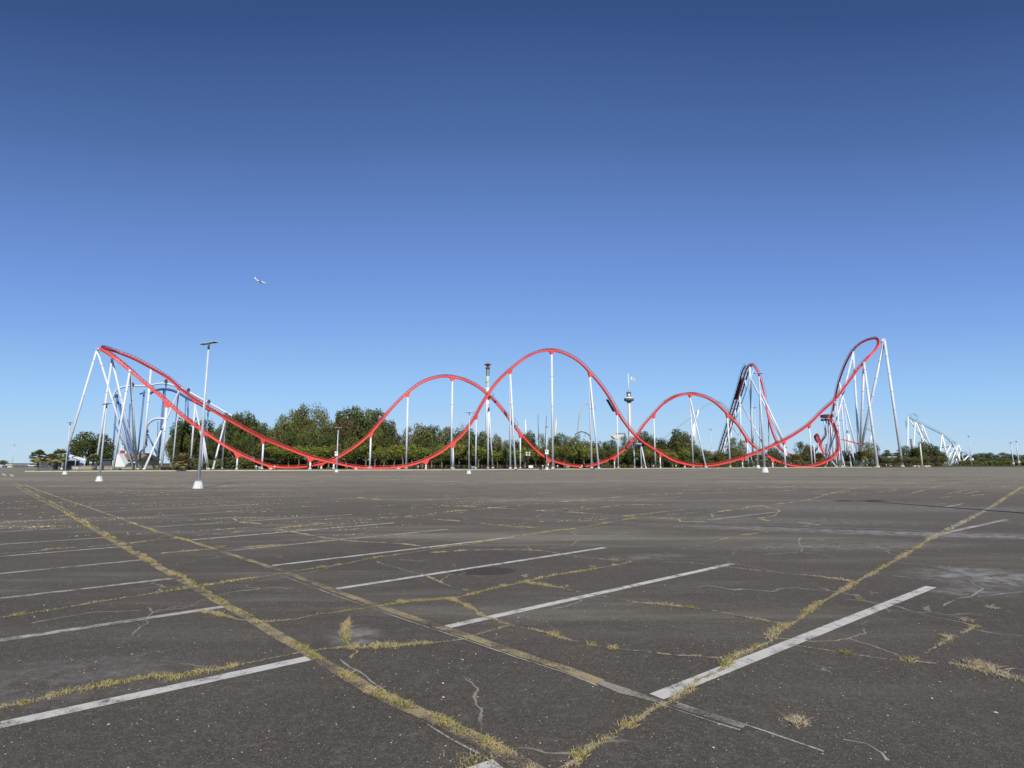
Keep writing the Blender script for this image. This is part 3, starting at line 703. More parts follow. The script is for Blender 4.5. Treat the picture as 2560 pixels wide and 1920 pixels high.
# lift hill and first drop, far behind
LH = [(1800, 1140, 395), (1808, 1112, 386), (1818.6, 1079, 375), (1831.6, 1035, 361), (1847, 985, 344), (1858, 948, 331), (1866, 924, 321), (1874, 913, 314, (-.1, -.1, 1)), (1882, 912, 309, (0, -.2, 1)), (1891, 922, 305), (1899, 942, 302), (1907.5, 970, 300), (1914, 1005, 298), (1920.5, 1042, 296), (1929, 1074, 294), (1940, 1103, 292), (1951, 1121, 291), (1966, 1133, 290), (1990, 1140, 288)]
fr5 = path(LH, 1.0); build_track(coaster, fr5, 1.0)
DR2 = [(1936, 1105, 268), (1948, 1122, 268), (1966, 1135, 267), (1990, 1141, 266), (2014, 1139, 266), (2024, 1135, 266)]
fr6 = path(DR2, 1.0); build_track(coaster, fr6, .8)
ALL = fr1+fr2+fr3+fr5
# lift catwalk: treads and hand rails either side of the lift track
mb = MB()
i_top = min(range(len(fr5)), key=lambda i: -fr5[i][0].z)
lift = fr5[:i_top]
for sd_ in (-1, 1):
    sweep(mb, lift, [(sd_*1.3, .3), (sd_*2.1, .3), (sd_*2.1, .22), (sd_*1.3, .22)])
    sweep(mb, lift, circ(sd_*2.2, 1.35, .09, 4))
    for f_ in lift[::3]:
        p, T, U, B = f_; mb.tube(p+B*sd_*2.2+U*.2, p+B*sd_*2.2+U*1.35, .06, n=4, caps=False)
for f_ in lift[::5]:
    p, T, U, B = f_; mb.tube(p-B*2.1, p+B*2.1, .14, n=5, caps=False)
mb.build('lift_catwalk', M['dark'], coaster)

# ------------------------------------------------------------------ supports
def near(u_, v_, pool=ALL, ymin=None, ymax=None):
    best = None
    for f_ in pool:
        if ymin and f_[0].y < ymin or ymax and f_[0].y > ymax: continue
        q = proj(f_[0]); d = (q[0]-u_)**2+(q[1]-v_)**2
        if best is None or d < best[0]: best = (d, f_)
    return best[1]
def leg(top, foot, r, name='support_leg'):
    mb = MB(); top = Vector(top); foot = Vector(foot)
    r = r*.82; mb.tube(foot, top, r, r*.95, n=14)
    L_ = (top-foot).length; d = (top-foot)/L_
    k = 1
    while k*9 < L_-2:
        q = foot+d*k*9; mb.tube(q-d*.05, q+d*.05, r*1.13, n=14, mi=1); k += 1
    mb.tube(foot-Vector((0, 0, .1)), foot+Vector((0, 0, .35)), r*1.9, r*1.25, n=10, mi=2)
    return mb.build(name, [M['support'], M['joint'], M['concrete']], coaster)
def saddle(f_, s, h=1.25, wtop=1.35):
    s = s*.78
    p, T, U, B = f_
    t = Vector((T.x, T.y, T.z)); t.normalize(); side = Vector((-T.y, T.x, 0)).normalized()
    top1 = p+t*wtop*s-Vector((0, 0, .25*s)); top0 = p-t*wtop*s-Vector((0, 0, .25*s)); bc = p-Vector((0, 0, (h+.1)*s))
    hor = Vector((T.x, T.y, 0)).normalized()
    vs_ = []
    for sd_ in (-1, 1):
        for q in (top0, top1, bc+hor*.42*s, bc+hor*.42*s-Vector((0, 0, .22*s)), bc-hor*.42*s-Vector((0, 0, .22*s)), bc-hor*.42*s): vs_.append(q+side*sd_*.30*s)
    mb = MB(); mb.add(vs_, [(0, 1, 2, 3, 4, 5), (11, 10, 9, 8, 7, 6), (0, 6, 7, 1), (1, 7, 8, 2), (2, 8, 9, 3), (3, 9, 10, 4), (4, 10, 11, 5), (5, 11, 6, 0)])
    mb.build('saddle', M['red'], coaster)
    return bc-Vector((0, 0, .2*s))
def column(u_, v_, r=.38, s=1.0, extra=(), ymin=None, ymax=None, z0=.3, sad=True, h=1.25):
    """plumb column under the track; extra: raking legs (u foot, depth offset)"""
    f_ = near(u_, v_, ymin=ymin, ymax=ymax)
    top = saddle(f_, s, h) if sad else f_[0]-Vector((0, 0, .4*s))
    leg(top, (top.x, top.y, z0), r)
    for uf, dy in extra:
        leg(top-Vector((0, 0, .3)), GX(uf, top.y+dy, z0), r)
# left turn frames
def aframe(tu, tv, Y, feet, r, arm=None):
    top = P(tu, tv, Y)
    for uf, Yf in feet: leg(top, GX(uf, Yf, .3), r)
    mb = MB(); mb.tube(top-Vector((0, 0, .2)), top+Vector((0, 0, .35)), r*.95, n=12)
    if arm is not None:
        f_ = near(*arm); d = (f_[0]-top); mb.tube(top+Vector((0, 0, .3)), f_[0]-f_[2]*.2, r*.8, r*.8, n=8)
    mb.build('support_head', M['support'], coaster)
aframe(242.5, 874, 139, [(153, 137), (334, 142)], .30, (252, 872, ALL, 125, 160))
aframe(280, 899, 133, [(238, 130), (345, 140)], .27, (281, 892, ALL, 125, 140))
aframe(324.5, 929, 131, [(282, 129), (343, 141)], .30, (326, 928, ALL, 125, 140))
column(374, 924, .34, 1, ymin=150, ymax=160, sad=False)
column(417, 1014, .32, 1, ymax=140)
column(443, 970, .30, 1, [(360, -18)], ymin=150, ymax=160, h=.6)
column(492, 1000, .27, 1, [(519, -6)], ymin=148, ymax=160, h=.8)
column(510, 1082, .30, 1, ymax=141, extra=[(521, 2)])
column(564, 1046, .27, 1, [(532, -8)], ymin=146, ymax=160, h=.4)
column(594, 1133, .25, 1, ymax=142)
column(661, 1098, .30, 1, ymin=144)
column(677, 1163, .30, 1, ymax=144, h=.7)
column(775, 1142, .30, 1, ymin=142, ymax=146)
column(800, 1162, .25, 1, ymin=146, ymax=150, h=.5)
column(839, 1149, .30, 1, ymin=148, ymax=153)
column(891, 1168, .30, 1, ymax=148, h=.7)
column(926, 1083, .32, 1, ymin=150)
column(995, 1167.5, .30, 1, ymax=152, h=.7)
column(1021, 981, .33, 1, [(1016.5, 6)], ymin=154)
column(1067, 1150, .26, 1, ymax=154)
column(1128, 942, .33, 1)
column(1131, 1110, .22, 1, ymax=156, extra=[(1135, 3)])
column(1191, 1036, .22, 1, ymin=156, ymax=159)
column(1221, 987, .30, 1, [(1232, 2)], ymin=163)
column(1273, 927, .34, 1, [(1288.5, -2), (1275, 6)], ymax=164)
column(1302, 1087, .27, 1, ymin=166)
column(1378, 876, .40, 1, ymax=170)
column(1371, 1148, .26, 1, ymin=172)
column(1448, 1165, .28, 1, ymin=176, h=.6)
column(1472, 930, .36, 1.1, [(1497, -3)], ymax=178)
column(1543, 1028, .27, 1.1, ymax=184)
column(1537, 1142, .25, 1.1, ymin=185)
column(1634, 1036, .30, 1.1, ymin=194)
column(1650, 1133, .27, 1.1, ymax=198)
column(1723, 985, .34, 1.1, [(1765, -5)], ymin=200)
column(1712, 1159, .28, 1.1, ymax=204, h=.5)
column(1819, 1036, .40, 1.25, ymin=215)
column(1869, 1098, .28, 1.25, [(1884, 2)], ymin=220)
column(1932, 1148, .34, 1.2, ymin=224)
column(1959, 1101, .36, 1.3, ymax=232)
column(2023, 1061, .36, 1.3, ymax=242)
column(1855, 1146, .28, 1.2, ymax=220)
column(2010, 1166, .3, 1.2, ymin=232, ymax=242, h=.5)
# portal under the second crossing
a_ = P(1585, 1110, 194); b_ = P(1602, 1110, 190)
leg(a_, (a_.x, a_.y, .3), .28); leg(b_+Vector((0, 0, .4)), (b_.x, b_.y, .3), .28); leg(b_, GX(1614.6, 188, .3), .28)
mb = MB(); mb.tube(a_-Vector((.2, 0, 0)), b_, .25, n=8); mb.build('support_beam', M['support'], coaster)
# right turn frames
aframe(2211, 849, 276, [(2256, 268), (2143, 290)], .72, (2197, 856, ALL, 260, 300))
aframe(2160, 909, 259, [(2194, 250), (2149, 272)], .66, (2159, 907, ALL, 250, 270))
aframe(2133, 881, 300, [(2150, 290), (2064, 285)], .62, None)
aframe(2099, 958, 319, [(2117, 300), (2152, 305)], .5, None)
aframe(2091.5, 1001, 251, [(2106, 250)], .42, None)
for u0, v0, Y0, u1, Y1, r in ((2086, 1000, 290, 2107, 285, .35), (2100, 1050, 285, 2060, 262, .36), (2110, 1010, 285, 2128, 262, .33), (2075, 1060, 292, 2078, 285, .33), (2065, 1065, 300, 2063, 295, .3), (2072, 1052, 300, 2076, 297, .3),
                              (2096, 1085, 268, 2100, 262, .3), (2078, 1150, 246, 2080, 246, .28), (2078, 1150, 246, 2090, 244, .25), (2118, 1105, 262, 2143, 262, .28), (2140, 1108, 262, 2142, 262, .3), (2100, 1120, 262, 2112, 256, .3), (2052, 1110, 270, 2052, 268, .25), (2066, 1110, 292, 2062, 290, .35), (2084, 1100, 280, 2086, 276, .3)):
    leg(P(u0, v0, Y0), GX(u1, Y1, .3), r)
# lift hill legs and braces
def ll(u0, v0, Y0, u1, v1, Y1, r): 
    mb = MB(); mb.tube(P(u0, v0, Y0), P(u1, v1, Y1) if v1 else GX(u1, Y1, .3), r, n=10); mb.build('lift_support', M['support'], coaster)
for a_ in ((1874, 918, 316, 1884, None, 316, .60), (1877, 946, 316, 1965, 1118, 285, .50), (1900, 975, 301, 1960, 1104, 282, .5), (1849, 985, 344, 1855, None, 344, .5), (1852, 1007, 342, 1912, 1118, 300, .42), (1884, 925, 310, 1853, 1010, 322, .22),
           (1853, 1010, 322, 1812, 1120, 324, .22), (1863, 950, 318, 1866, 975, 318, .35), (1838, 1022, 356, 1838, 1050, 356, .4), (1827, 1055, 367, 1830, None, 367, .42), (1829, 1065, 367, 1852, 1095, 340, .3), (1921, 1040, 296, 1923, None, 296, .30), (1899, 945, 302, 1900, None, 302, .22), (1816, 1090, 379, 1806, None, 379, .42), (1812, 1100, 383, 1811, None, 383, .42), (1967, 1130, 290, 1980, None, 286, .4), (1958, 1104, 268, 1972, None, 262, .42)):
    ll(*a_)
# service platforms below the rails
def plat(u_, v_, ymin, ymax, n_, off, name='catwalk'):
    f_ = near(u_, v_, ymin=ymin, ymax=ymax); i = fr1.index(f_); mb = MB(); seg = fr1[i-n_:i+n_]
    sweep(mb, seg, [(-1.5*off, -.2), (-.5*off, -.2), (-.5*off, -.35), (-1.5*off, -.35)])
    for q in seg[::2]:
        p, T, U, B = q; mb.tube(p-B*1.5*off-U*.3, p-B*1.5*off+U*.9, .05, n=4, caps=False)
    sweep(mb, seg, circ(-1.5*off, .9, .05, 4))
    mb.build(name, M['dark'], coaster)
plat(1535, 1016, 174, 184, 3, 1); plat(1224, 988, 163, 167, 1, 1); plat(1275, 1052, 164, 170, 2, 1)
# chain lift platform with a small red roof
mb = MB()
for du, dY in ((0, 0), (9, 0), (16, 6), (5, 6)):
    p = P(2060+du, 1048, 300+dY); mb.tube((p.x, p.y, .3), p, .28, n=6, mi=1)
c = P(2068, 1047, 302); mb.box(c, (4.4, 5, .35), mi=1); mb.box(c+Vector((0, 0, 1.4)), (4.6, 5, 1.6), mi=0); mb.box(c+Vector((-.8, 0, -.7)), (3.6, 3, .8), mi=2)
mb.build('brake_platform', [M['redcap'], M['support'], M['black']], coaster)

# train on the lift
train = empty('roller_coaster_train', lift[len(lift)//2][0], 'dark train of open cars climbing the steep lift hill of the red coaster', 'train')
sel = [f_ for f_ in lift if 945 < proj(f_[0])[1] < 1003]
if sel:
    L_ = len(sel); k = max(2, L_//7)
    for i in range(0, L_-1, k):
        p, T, U, B = sel[i]; R = Matrix((B, T, U)).transposed(); mb = MB()
        c = p+U*1.5
        mb.box(c, (2.3, k*.82, .7), R, 0); mb.box(c+U*.55-T*k*.15, (2.1, .35, .9), R, 0); mb.box(c+T*k*.33+U*.15, (1.9, .3, .8), R, 0)
        for sd_ in (-1, 1):
            mb.tube(c-U*.6+B*sd_*.9-T*.6, c-U*.6+B*sd_*.9+T*.6, .25, n=8)
            mb.box(c+U*.9+B*sd_*.5-T*k*.1, (.5, .3, .5), R, 0)
        mb.build('train_car', M['black'], train)

# ------------------------------------------------------------------ blue and white coaster behind the left turn
bc_ = empty('roller_coaster', GX(400, 185), 'blue and white steel coaster partly hidden behind the left turn of the red coaster', 'roller coaster')
YB = 186
def bpath(px, Y, step=1.0): return path([(x, y, Y) if len((x, y)) == 2 else x for x, y in px], step)
W1 = [(281, 998), (284, 988), (289, 977), (300, 970), (316, 965.5), (332, 964.5), (350, 965), (369, 964.5), (382, 962), (396, 959), (414, 958.5), (439, 965), (470, 978), (492, 991), (520, 1006), (547, 1021), (573, 1036), (600, 1052)]
mb = MB(); sweep(mb, bpath(W1, YB), circ(0, 0, .33, 10), smooth=True); mb.build('track_tube', M['whiterail'], bc_)
D1 = [(371, 986), (380, 981), (392, 975), (404, 973), (423, 974), (446, 982), (469, 996), (492, 1007), (508, 1016), (530, 1030)]
mb = MB(); sweep(mb, bpath(D1, YB-6), circ(0, 0, .38, 8), smooth=True); mb.build('track_tube', M['darkblue'], bc_)
fr_ = bpath([(281, 998), (278, 1006)], YB, .5)
W2 = [(365, 1092), (364, 1080), (366, 1066), (372, 1056), (380, 1050), (393, 1046), (408, 1046.5), (420, 1050)]
mb = MB(); sweep(mb, bpath(W2, YB-10), circ(0, 0, .38, 10), smooth=True); mb.build('track_tube', M['whiterail'], bc_)
def bl(u0, v0, Y0, u1, v1, Y1, r, m='blue'):
    a_ = P(u0, v0, Y0); b_ = P(u1, v1, Y1)
    if v1 > 1045 and abs(v1-v0) > 40: b_ = a_+(b_-a_)*((a_.z-.3)/(a_.z-b_.z))
    mb = MB(); mb.tube(a_, b_, r*.68, n=8); mb.build('support_leg', M[m], bc_)
for a_ in ((292, 990, 186, 283, 1120, 186, .33), (291, 990, 186, 330, 1132, 180, .45), (300, 1010, 186, 320, 1110, 186, .35), (325, 1010, 190, 320, 1130, 190, .35), (330, 962, 186, 332, 1050, 186, .3), (361, 975, 184, 346, 1120, 184, .38), (363, 980, 183, 350, 985, 183, .4), (416, 953, 184, 403, 1085, 184, .3), (410, 972, 181, 398, 1110, 181, .32),
           (470, 975, 184, 470, 1140, 184, .28), (465, 997, 181, 458, 1140, 181, .25), (521, 1010, 182, 515, 1150, 182, .28), (395, 1054, 176, 393, 1110, 176, .2), (367, 1084, 176, 364, 1112, 176, .55), (368, 1085, 176, 385, 1118, 176, .35), (350, 1132, 178, 368, 1112, 178, .35), (385, 1118, 178, 392, 1135, 178, .35),
           (285, 1060, 186, 320, 1132, 188, .3), (318, 1050, 188, 326, 1132, 180, .4), (563, 1033, 182, 563, 1150, 182, .25)):
    bl(*a_)
for u_, v_ in ((331, 962), (415, 954), (471, 976), (522, 1005), (291, 991), (367, 1079), (564, 1037)):
    mb = MB(); p = P(u_, v_, 183); mb.box(p, (.8, .6, .8)); mb.box(p+Vector((0, 0, .55)), (.45, .4, .4)); mb.build('track_connector', M['dark'], bc_)

# ------------------------------------------------------------------ teal coaster on the far right
tc_ = empty('roller_coaster', GX(2330, 380), 'teal coaster with bright white legs beyond the far right end of the lot', 'roller coaster')
YT = 350
def o8(*q): return [(2220+x*.15675, 980+y*.15675) for x, y in q]
TT = [o8((345, 408), (420, 450), (540, 510), (700, 590), (850, 665), (900, 700), (960, 745), (1010, 800), (1045, 850), (1058, 900), (1062, 960), (1050, 1010), (1020, 1075), (970, 1140)),
      o8((340, 420), (400, 460), (450, 465), (485, 470), (480, 430), (450, 380), (420, 350), (390, 345), (362, 360), (355, 385)),
      o8((470, 455), (500, 530), (530, 600), (570, 680), (610, 770)),
      o8((318, 440), (305, 500), (308, 590)),
      o8((820, 885), (880, 850), (960, 808), (1040, 793), (1075, 810), (1085, 850)),
      o8((930, 945), (990, 938), (1130, 950), (1220, 965), (1280, 1000), (1310, 1040), (1310, 1100), (1240, 1190)),
      [(1658, 1098), (1695, 1069), (1736, 1037), (1777, 1007), (1793, 1004), (1806, 1009), (1820, 1024), (1838, 1060)],
      [(2110, 1084), (2125, 1079), (2146, 1074), (2167, 1073), (2178, 1077), (2184, 1088)]]
for i, px in enumerate(TT):
    mb = MB(); fr_ = path([(x, y, YT if i < 6 else 420) for x, y in px], 1.2)
    sweep(mb, fr_, circ(0, 0, .52 if i in (0, 5) else .32, 8), smooth=True)
    for sd_ in (-1, 1): sweep(mb, fr_, circ(sd_*.7, .6, .1, 4))
    mb.build('track', M['teal'], tc_)
for q in (((320, 395), (310, 850)), ((345, 450), (590, 780)), ((435, 480), (405, 900)), ((450, 490), (560, 780)), ((540, 515), (540, 790)), ((548, 530), (650, 800)), ((860, 670), (970, 1180)), ((858, 700), (832, 960)),
          ((1000, 850), (875, 1085)), ((1050, 900), (890, 1190)), ((1065, 855), (1170, 1185)), ((1125, 845), (1235, 1190)), ((1120, 850), (1060, 1000)), ((1080, 1010), (980, 1165)), ((1060, 1080), (1055, 1190)), ((1090, 1060), (1100, 1190)), ((1130, 960), (1150, 1190)), ((1100, 1090), (1190, 1190)), ((1280, 1020), (1170, 1130)),
          ((1350, 1060), (1368, 1170)), ((1345, 1060), (1325, 1160)), ((1045, 860), (1125, 850))):
    (a_, b_), = [o8(*q)][0:1] if False else [tuple(o8(*q))]
    mb = MB(); a3 = P(*a_, YT); b3 = P(*b_, YT+random.uniform(-8, 4))
    if b_[1] > 1095: b3 = a3+(b3-a3)*((a3.z-.3)/(a3.z-b3.z))
    mb.tube(a3, b3, .42, n=8); mb.build('support_leg', M['white'], tc_)
for u0, v0, u1, v1 in ((1736, 1057, 1737, 1122), (1733, 1062, 1731, 1122), (2121, 1086, 2117, 1130), (2121, 1086, 2128, 1130), (2180, 1088, 2172, 1112), (1746, 1025, 1738, 1060)):
    mb = MB(); mb.tube(P(u0, v0, 418), P(u1, v1, 418), .7, n=8); mb.build('support_leg', M['white'], tc_)

# pale coaster arch far away
pc = empty('roller_coaster', GX(1455, 520), 'faint white coaster arch rising above the trees beside the tall middle hill', 'roller coaster')
fr_ = path([(x, y, 520) for x, y in ((1445, 1082), (1448, 1060), (1450, 1042), (1454, 1028), (1460, 1017), (1467, 1012.5), (1476, 1012), (1483, 1018), (1487, 1030))], 1.5)
mb = MB(); sweep(mb, fr_, circ(0, 0, .35, 6)); 
for sd_ in (-1, 1): sweep(mb, fr_, circ(sd_*.8, .9, .2, 4))
for q in fr_[::2]: mb.tube(q[0], q[0]+q[2]*.9+q[3]*.8, .15, n=4, caps=False)
mb.build('track', M['galv'], pc)
mb = MB(); fr_ = path([(x, y, 500) for x, y in ((1438, 1086), (1446, 1081), (1452, 1079), (1462, 1081), (1471, 1086), (1476, 1092))], 1.5); sweep(mb, fr_, circ(0, 0, .55, 6))
for q in fr_[::3]: mb.tube(q[0], q[0]+Vector((0, 0, -3.5)), .25, n=4, caps=False)
mb.build('arch_truss', M['ridegrey'], pc)

# ------------------------------------------------------------------ towers and masts
def tower_ride():
    Y = 420; b = GX(1218, Y); r = empty('tower_ride', b, 'slim white tower with dark upper section and red disc cap at first track crossing', 'tower ride')
    x = b.x; k = Y/F
    def z(v): return P(1218, v, Y).z
    mb = MB(); mb.lathe((x, Y, 0), [(4.7*k, 0), (4.7*k, z(941))], 20, smooth=True); mb.build('shaft', M['white'], r)
    mb = MB(); mb.lathe((x, Y, 0), [(4.72*k, z(968)), (4.78*k, z(966)), (4.78*k, z(942)), (4.7*k, z(941.5))], 20, smooth=True); mb.build('pale_blue_band', M['skyemb'], r)
    mb = MB(); mb.lathe((x-0.3, Y-.6, 0), [(3.9*k, z(956)), (4.3*k, z(955)), (4.3*k, z(948)), (3.9*k, z(947))], 16); mb.build('emblem', M['yellow'], r)
    mb = MB()
    for i in range(8):
        t = i/8*2*math.pi+.2; mb.box((x+math.cos(t)*3.9*k, Y+math.sin(t)*3.9*k, (z(941)+z(921))/2), (.38, .38, z(921)-z(941)))
    mb.lathe((x, Y, 0), [(3.0*k, z(941)), (3.0*k, z(921))], 10, mi=1); mb.lathe((x, Y, 0), [(5.2*k, z(922)), (5.9*k, z(920)), (5.9*k, z(919)), (4*k, z(917.5))], 18)
    mb.build('seat_carriage', [M['ridegrey'], M['galv']], r)
    mb = MB(); mb.lathe((x, Y, 0), [(1.5*k, z(918)), (4*k, z(914.5)), (9*k, z(912)), (9*k, z(911)), (5*k, z(909.5)), (3*k, z(908)), (2*k, z(907))], 24, smooth=True); mb.build('cap', M['redcap'], r)
tower_ride()
def obs_tower():
    Y = 430; b = GX(1577, Y); r = empty('observation_tower', b, 'white observation tower with a round dark cabin and a flag mast on top', 'tower')
    x = b.x; k = Y/F
    def z(v): return P(1577, v, Y).z
    mb = MB(); mb.lathe((x, Y, 0), [(4.3*k, 0), (4.3*k, z(985))], 18, smooth=True); mb.build('shaft', M['white'], r)
    for dx in (-.9, .9):
        mb = MB(); mb.box((x+dx*2.4*k, Y-4.1*k, (z(1085)+z(1010))/2), (.5*k, .9*k, z(1010)-z(1085))); mb.build('red_stripe', M['redcap'], r)
    mb = MB(); mb.lathe((x, Y, 0), [(4*k, z(1007)), (7*k, z(1003.5)), (11.8*k, z(1002)), (12.3*k, z(998)), (11.8*k, z(996)), (9*k, z(994.5)), (5*k, z(992))], 28, smooth=False)
    cab = mb.build('cabin', M['ridegrey'], r)
    mb = MB(); mb.lathe((x, Y, 0), [(12.0*k, z(996.2)), (11.5*k, z(994.8)), (8*k, z(993.6)), (5.2*k, z(992.2))], 28); mb.build('cabin_roof', M['white'], r)
    mb = MB()
    for i in range(6):
        t = i/6*2*math.pi; mb.box((x+math.cos(t)*5*k, Y+math.sin(t)*5*k, (z(991)+z(981.5))/2), (1.1*k, 1.1*k, z(981.5)-z(991)))
    mb.lathe((x, Y, 0), [(5.8*k, z(982)), (5.8*k, z(980.5))], 18); mb.lathe((x, Y, 0), [(5.8*k, z(992)), (5.8*k, z(990.5))], 18); mb.build('upper_frame', M['ridegrey'], r)
    mb = MB(); mb.tube((x, Y, z(992)), (x, Y, z(934)), 1.5*k, .9*k, n=8); mb.build('mast', M['white'], r)
    mb = MB(); vs_ = []; n_ = 8
    for i in range(n_+1):
        t = i/n_; q = P(1577.5+t*10, 939+t*9, Y); h = 3.0; yy = math.sin(t*7)*.9
        vs_ += [(q.x, q.y+yy, q.z), (q.x, q.y+yy+.05, q.z-h*(1-.3*t))]
    mb.add(vs_, [(2*i, 2*i+2, 2*i+3, 2*i+1) for i in range(n_)]); mb.build('flag', M['white'], r)
obs_tower()
for u0, v0, u1, wd, m, lab in ((1313, 1050, 1317, .9, 'white', 'pale wide mast left of the two dark masts above the trees'), (1345, 1037, 1347, .3, 'dark', 'thin dark mast, left one of a pair above the trees'),
                               (1366, 1040, 1363, .3, 'dark', 'thin dark mast, right one of a pair above the trees'), (1391, 1047, 1386, 1.0, 'palebuff', 'pale leaning mast just right of the tallest middle column')):
    mb = MB(); Y = 400; mb.tube(P(u1, 1120, Y), P(u0, v0, Y), wd, wd*.5, n=6); mb.tube(P(u0, v0, Y)-Vector((0, 0, .3)), P(u0, v0-1.5, Y), wd*.6, .05, n=6)
    o = mb.build('ride_mast', M[m]); tag(o, lab, 'mast', 'thin masts above the middle trees')
mb = MB(); p = P(1562, 1084, 330); mb.tube((p.x, p.y, 1), p, .35, n=6); mb.box(p+Vector((-2.4, 0, 0)), (5.5, .5, .5)); mb.tube(p+Vector((-4.5, 0, 0)), p+Vector((-4.5, 0, -2)), .15, n=5); mb.tube(p, p+Vector((1.2, 0, -4)), .25, n=6)
tag(mb.build('ride_gantry', M['ridegrey']), 'dark angular ride arm above the trees just left of the second track crossing', 'ride')
mb = MB(); q = [P(u, v, 330) for u, v in ((1530, 1090), (1545, 1084), (1556, 1088), (1552, 1097), (1538, 1097))]
mb.add([*q, *[a_+Vector((0, 6, 0)) for a_ in q]], [(4, 3, 2, 1, 0), (5, 6, 7, 8, 9), (0, 1, 6, 5), (1, 2, 7, 6), (2, 3, 8, 7), (3, 4, 9, 8), (4, 0, 5, 9)])
tag(mb.build('tent_roof', M['paleyellowcloth']), 'pale yellow tent top showing above the trees left of the dark ride arm', 'tent')

# ------------------------------------------------------------------ lamps
def lamp(u_, v_, vt, label, sign=None, ped=True, heads=2, hs=1.0, rot=.25, pr=.085, name='parking_lamp', z=0, flag=None, ps=1.0):
    b = G(u_, v_) if v_ > 0 else None
    Y = b.y; s = hs
    r = empty(name, b, label, 'street lamp', 'tall lamps standing in the parking lot')
    top = P(u_, vt, Y).z
    rp = pr
    if ped:
        mb = MB(); k = .36*ps; h = .47*ps
        prof = [(k, 0), (k*.97, h*.1), (k*.72, h*.92), (k*.66, h)]
        mb.lathe(b, prof, 16); mb.build('concrete_base', M['pedestal'], r)
        mb = MB(); mb.box((b.x, b.y, h+.02), (.30*ps, .30*ps, .04)); 
        for i in range(4):
            t = math.pi/4+i*math.pi/2; mb.tube((b.x+math.cos(t)*.17*ps, b.y+math.sin(t)*.17*ps, h), (b.x+math.cos(t)*.17*ps, b.y+math.sin(t)*.17*ps, h+.1), .02, n=5)
        mb.build('base_plate', M['galv'], r)
    mb = MB(); mb.tube((b.x, b.y, (.4*ps if ped else 0)), (b.x, b.y, top-.25*s), rp*s*1.15, rp*s*.6, n=12); mb.build('pole', M['galv'], r)
    mb = MB(); d = Vector((math.cos(rot), math.sin(rot), 0))
    mb.tube((b.x, b.y, top-.5*s), (b.x, b.y, top), rp*s*.75, n=8); mb.tube(Vector((b.x, b.y, top-.05))-d*.35*s, Vector((b.x, b.y, top-.05))+d*.35*s, .05*s, n=6); mb.build('bracket', M['dark'], r)
    R = Matrix.Rotation(rot, 3, 'Z')
    for sd_ in ((-1, 1) if heads == 2 else (1,)):
        mb = MB(); c = Vector((b.x, b.y, top))+d*sd_*.62*s
        mb.box(c, (.62*s, .36*s, .07*s), R, 0); mb.box(c-Vector((0, 0, .05*s)), (.5*s, .28*s, .035*s), R, 1); mb.box(c-d*sd_*.22*s+Vector((0, 0, .05*s)), (.16*s, .24*s, .05*s), R, 0)
        mb.build('lamp_head', [M['galv'], M['dark']], r)
    if sign:
        v, wpx, hpx = sign; mb = MB(); c = P(u_, v, Y-.25); k = Y/F
        w_, h_ = wpx*k, hpx*k
        mb.box(c, (w_, .05, h_), mi=0)
        mb.box(c+Vector((-w_*.12, -.035, h_*.16)), (w_*.62, .02, h_*.16), Matrix.Rotation(-.6, 3, 'Y'), 1)
        mb.build('section_sign', [M['white'], M['signblue']], r)
    return r
lamp(495, 1221, 857, 'nearest and tallest lot lamp on a white base before the left descent', hs=1.0, rot=2.65, pr=.10)
lamp(248, 1203, 1009, 'second lamp from the left with white base, in front of the left turn supports', pr=.09, hs=.95, ps=.95, rot=2.5)
lamp(162, 1186, 1056, 'leftmost lamp on a white base, beside the palms at the lot edge', pr=.10, hs=.95, ps=1.0, rot=2.5)
lamp(841, 1180.5, 1069, 'lamp with a white pole sign before the foot of the first hill', sign=(1134, 8, 11), pr=.12, ps=1.1, rot=-.5)
lamp(1172, 1184.5, 1031, 'lamp on a white base in front of the right slope of the first hill', pr=.09, rot=-.2, ps=1.15)
lamp(1367, 1174.5, 1066, 'lamp with a white and blue sign left of the tallest middle column', sign=(1130, 8.5, 11), heads=1, pr=.12, hs=1.1, ps=1.4)
lamp(1912, 1181, 933, 'big lamp on a wide white base in front of the right crossing of the tracks', hs=1.25, rot=.25, pr=.18, ps=2.0)
lamp(1895, 1170.5, 1018, 'smaller lamp just behind and left of the big right-hand lamp', hs=1.2, rot=.2, pr=.13, ps=2.2)
lamp(1781, 1168.5, 1073, 'thin lamp with small white sign at the third hill', sign=(1130, 6, 9), ped=False, pr=.14, hs=1.3)
lamp(2534, 1166, 1106, 'left one of the two far lamps with white signs at the right edge', sign=(1158, 4.5, 5), ped=False, pr=.25, hs=1.3)
lamp(2548, 1166.3, 1103, 'right one of the two far lamps with white signs at the right edge', sign=(1154.5, 4.5, 5.5), ped=False, pr=.25, hs=1.3)
lamp(2430, 1166.5, 1090, 'thin lamp standing beyond the white legs of the teal coaster', ped=False, pr=.18, hs=1.2)
lamp(29, 1171, 1112, 'very thin far lamp left of the palms with a blue banner', ped=False, pr=.10, hs=.9)
sh = lamp(2560, 1290, 900, 'lamp just outside the right edge whose thin shadow falls across the lot', pr=.17, rot=0, hs=1.0)
# move that lamp to where its shadow says it stands
tip = G(2150, 1252); H_ = 9.0; Ls = H_/math.tan(el)
base = Vector((tip.x+math.sin(az)*Ls, tip.y+math.cos(az)*Ls, 0))
zz = P(2560, 900, G(2560, 1290).y).z
sh.location = base
def prune(o):
    for ch in list(o.children): prune(ch)
for ch in sh.children: ch.scale = (1.25, 1.25, H_/zz); ch.location = Vector((-G(2560, 1290).x*1.25, -G(2560, 1290).y*1.25, 0))
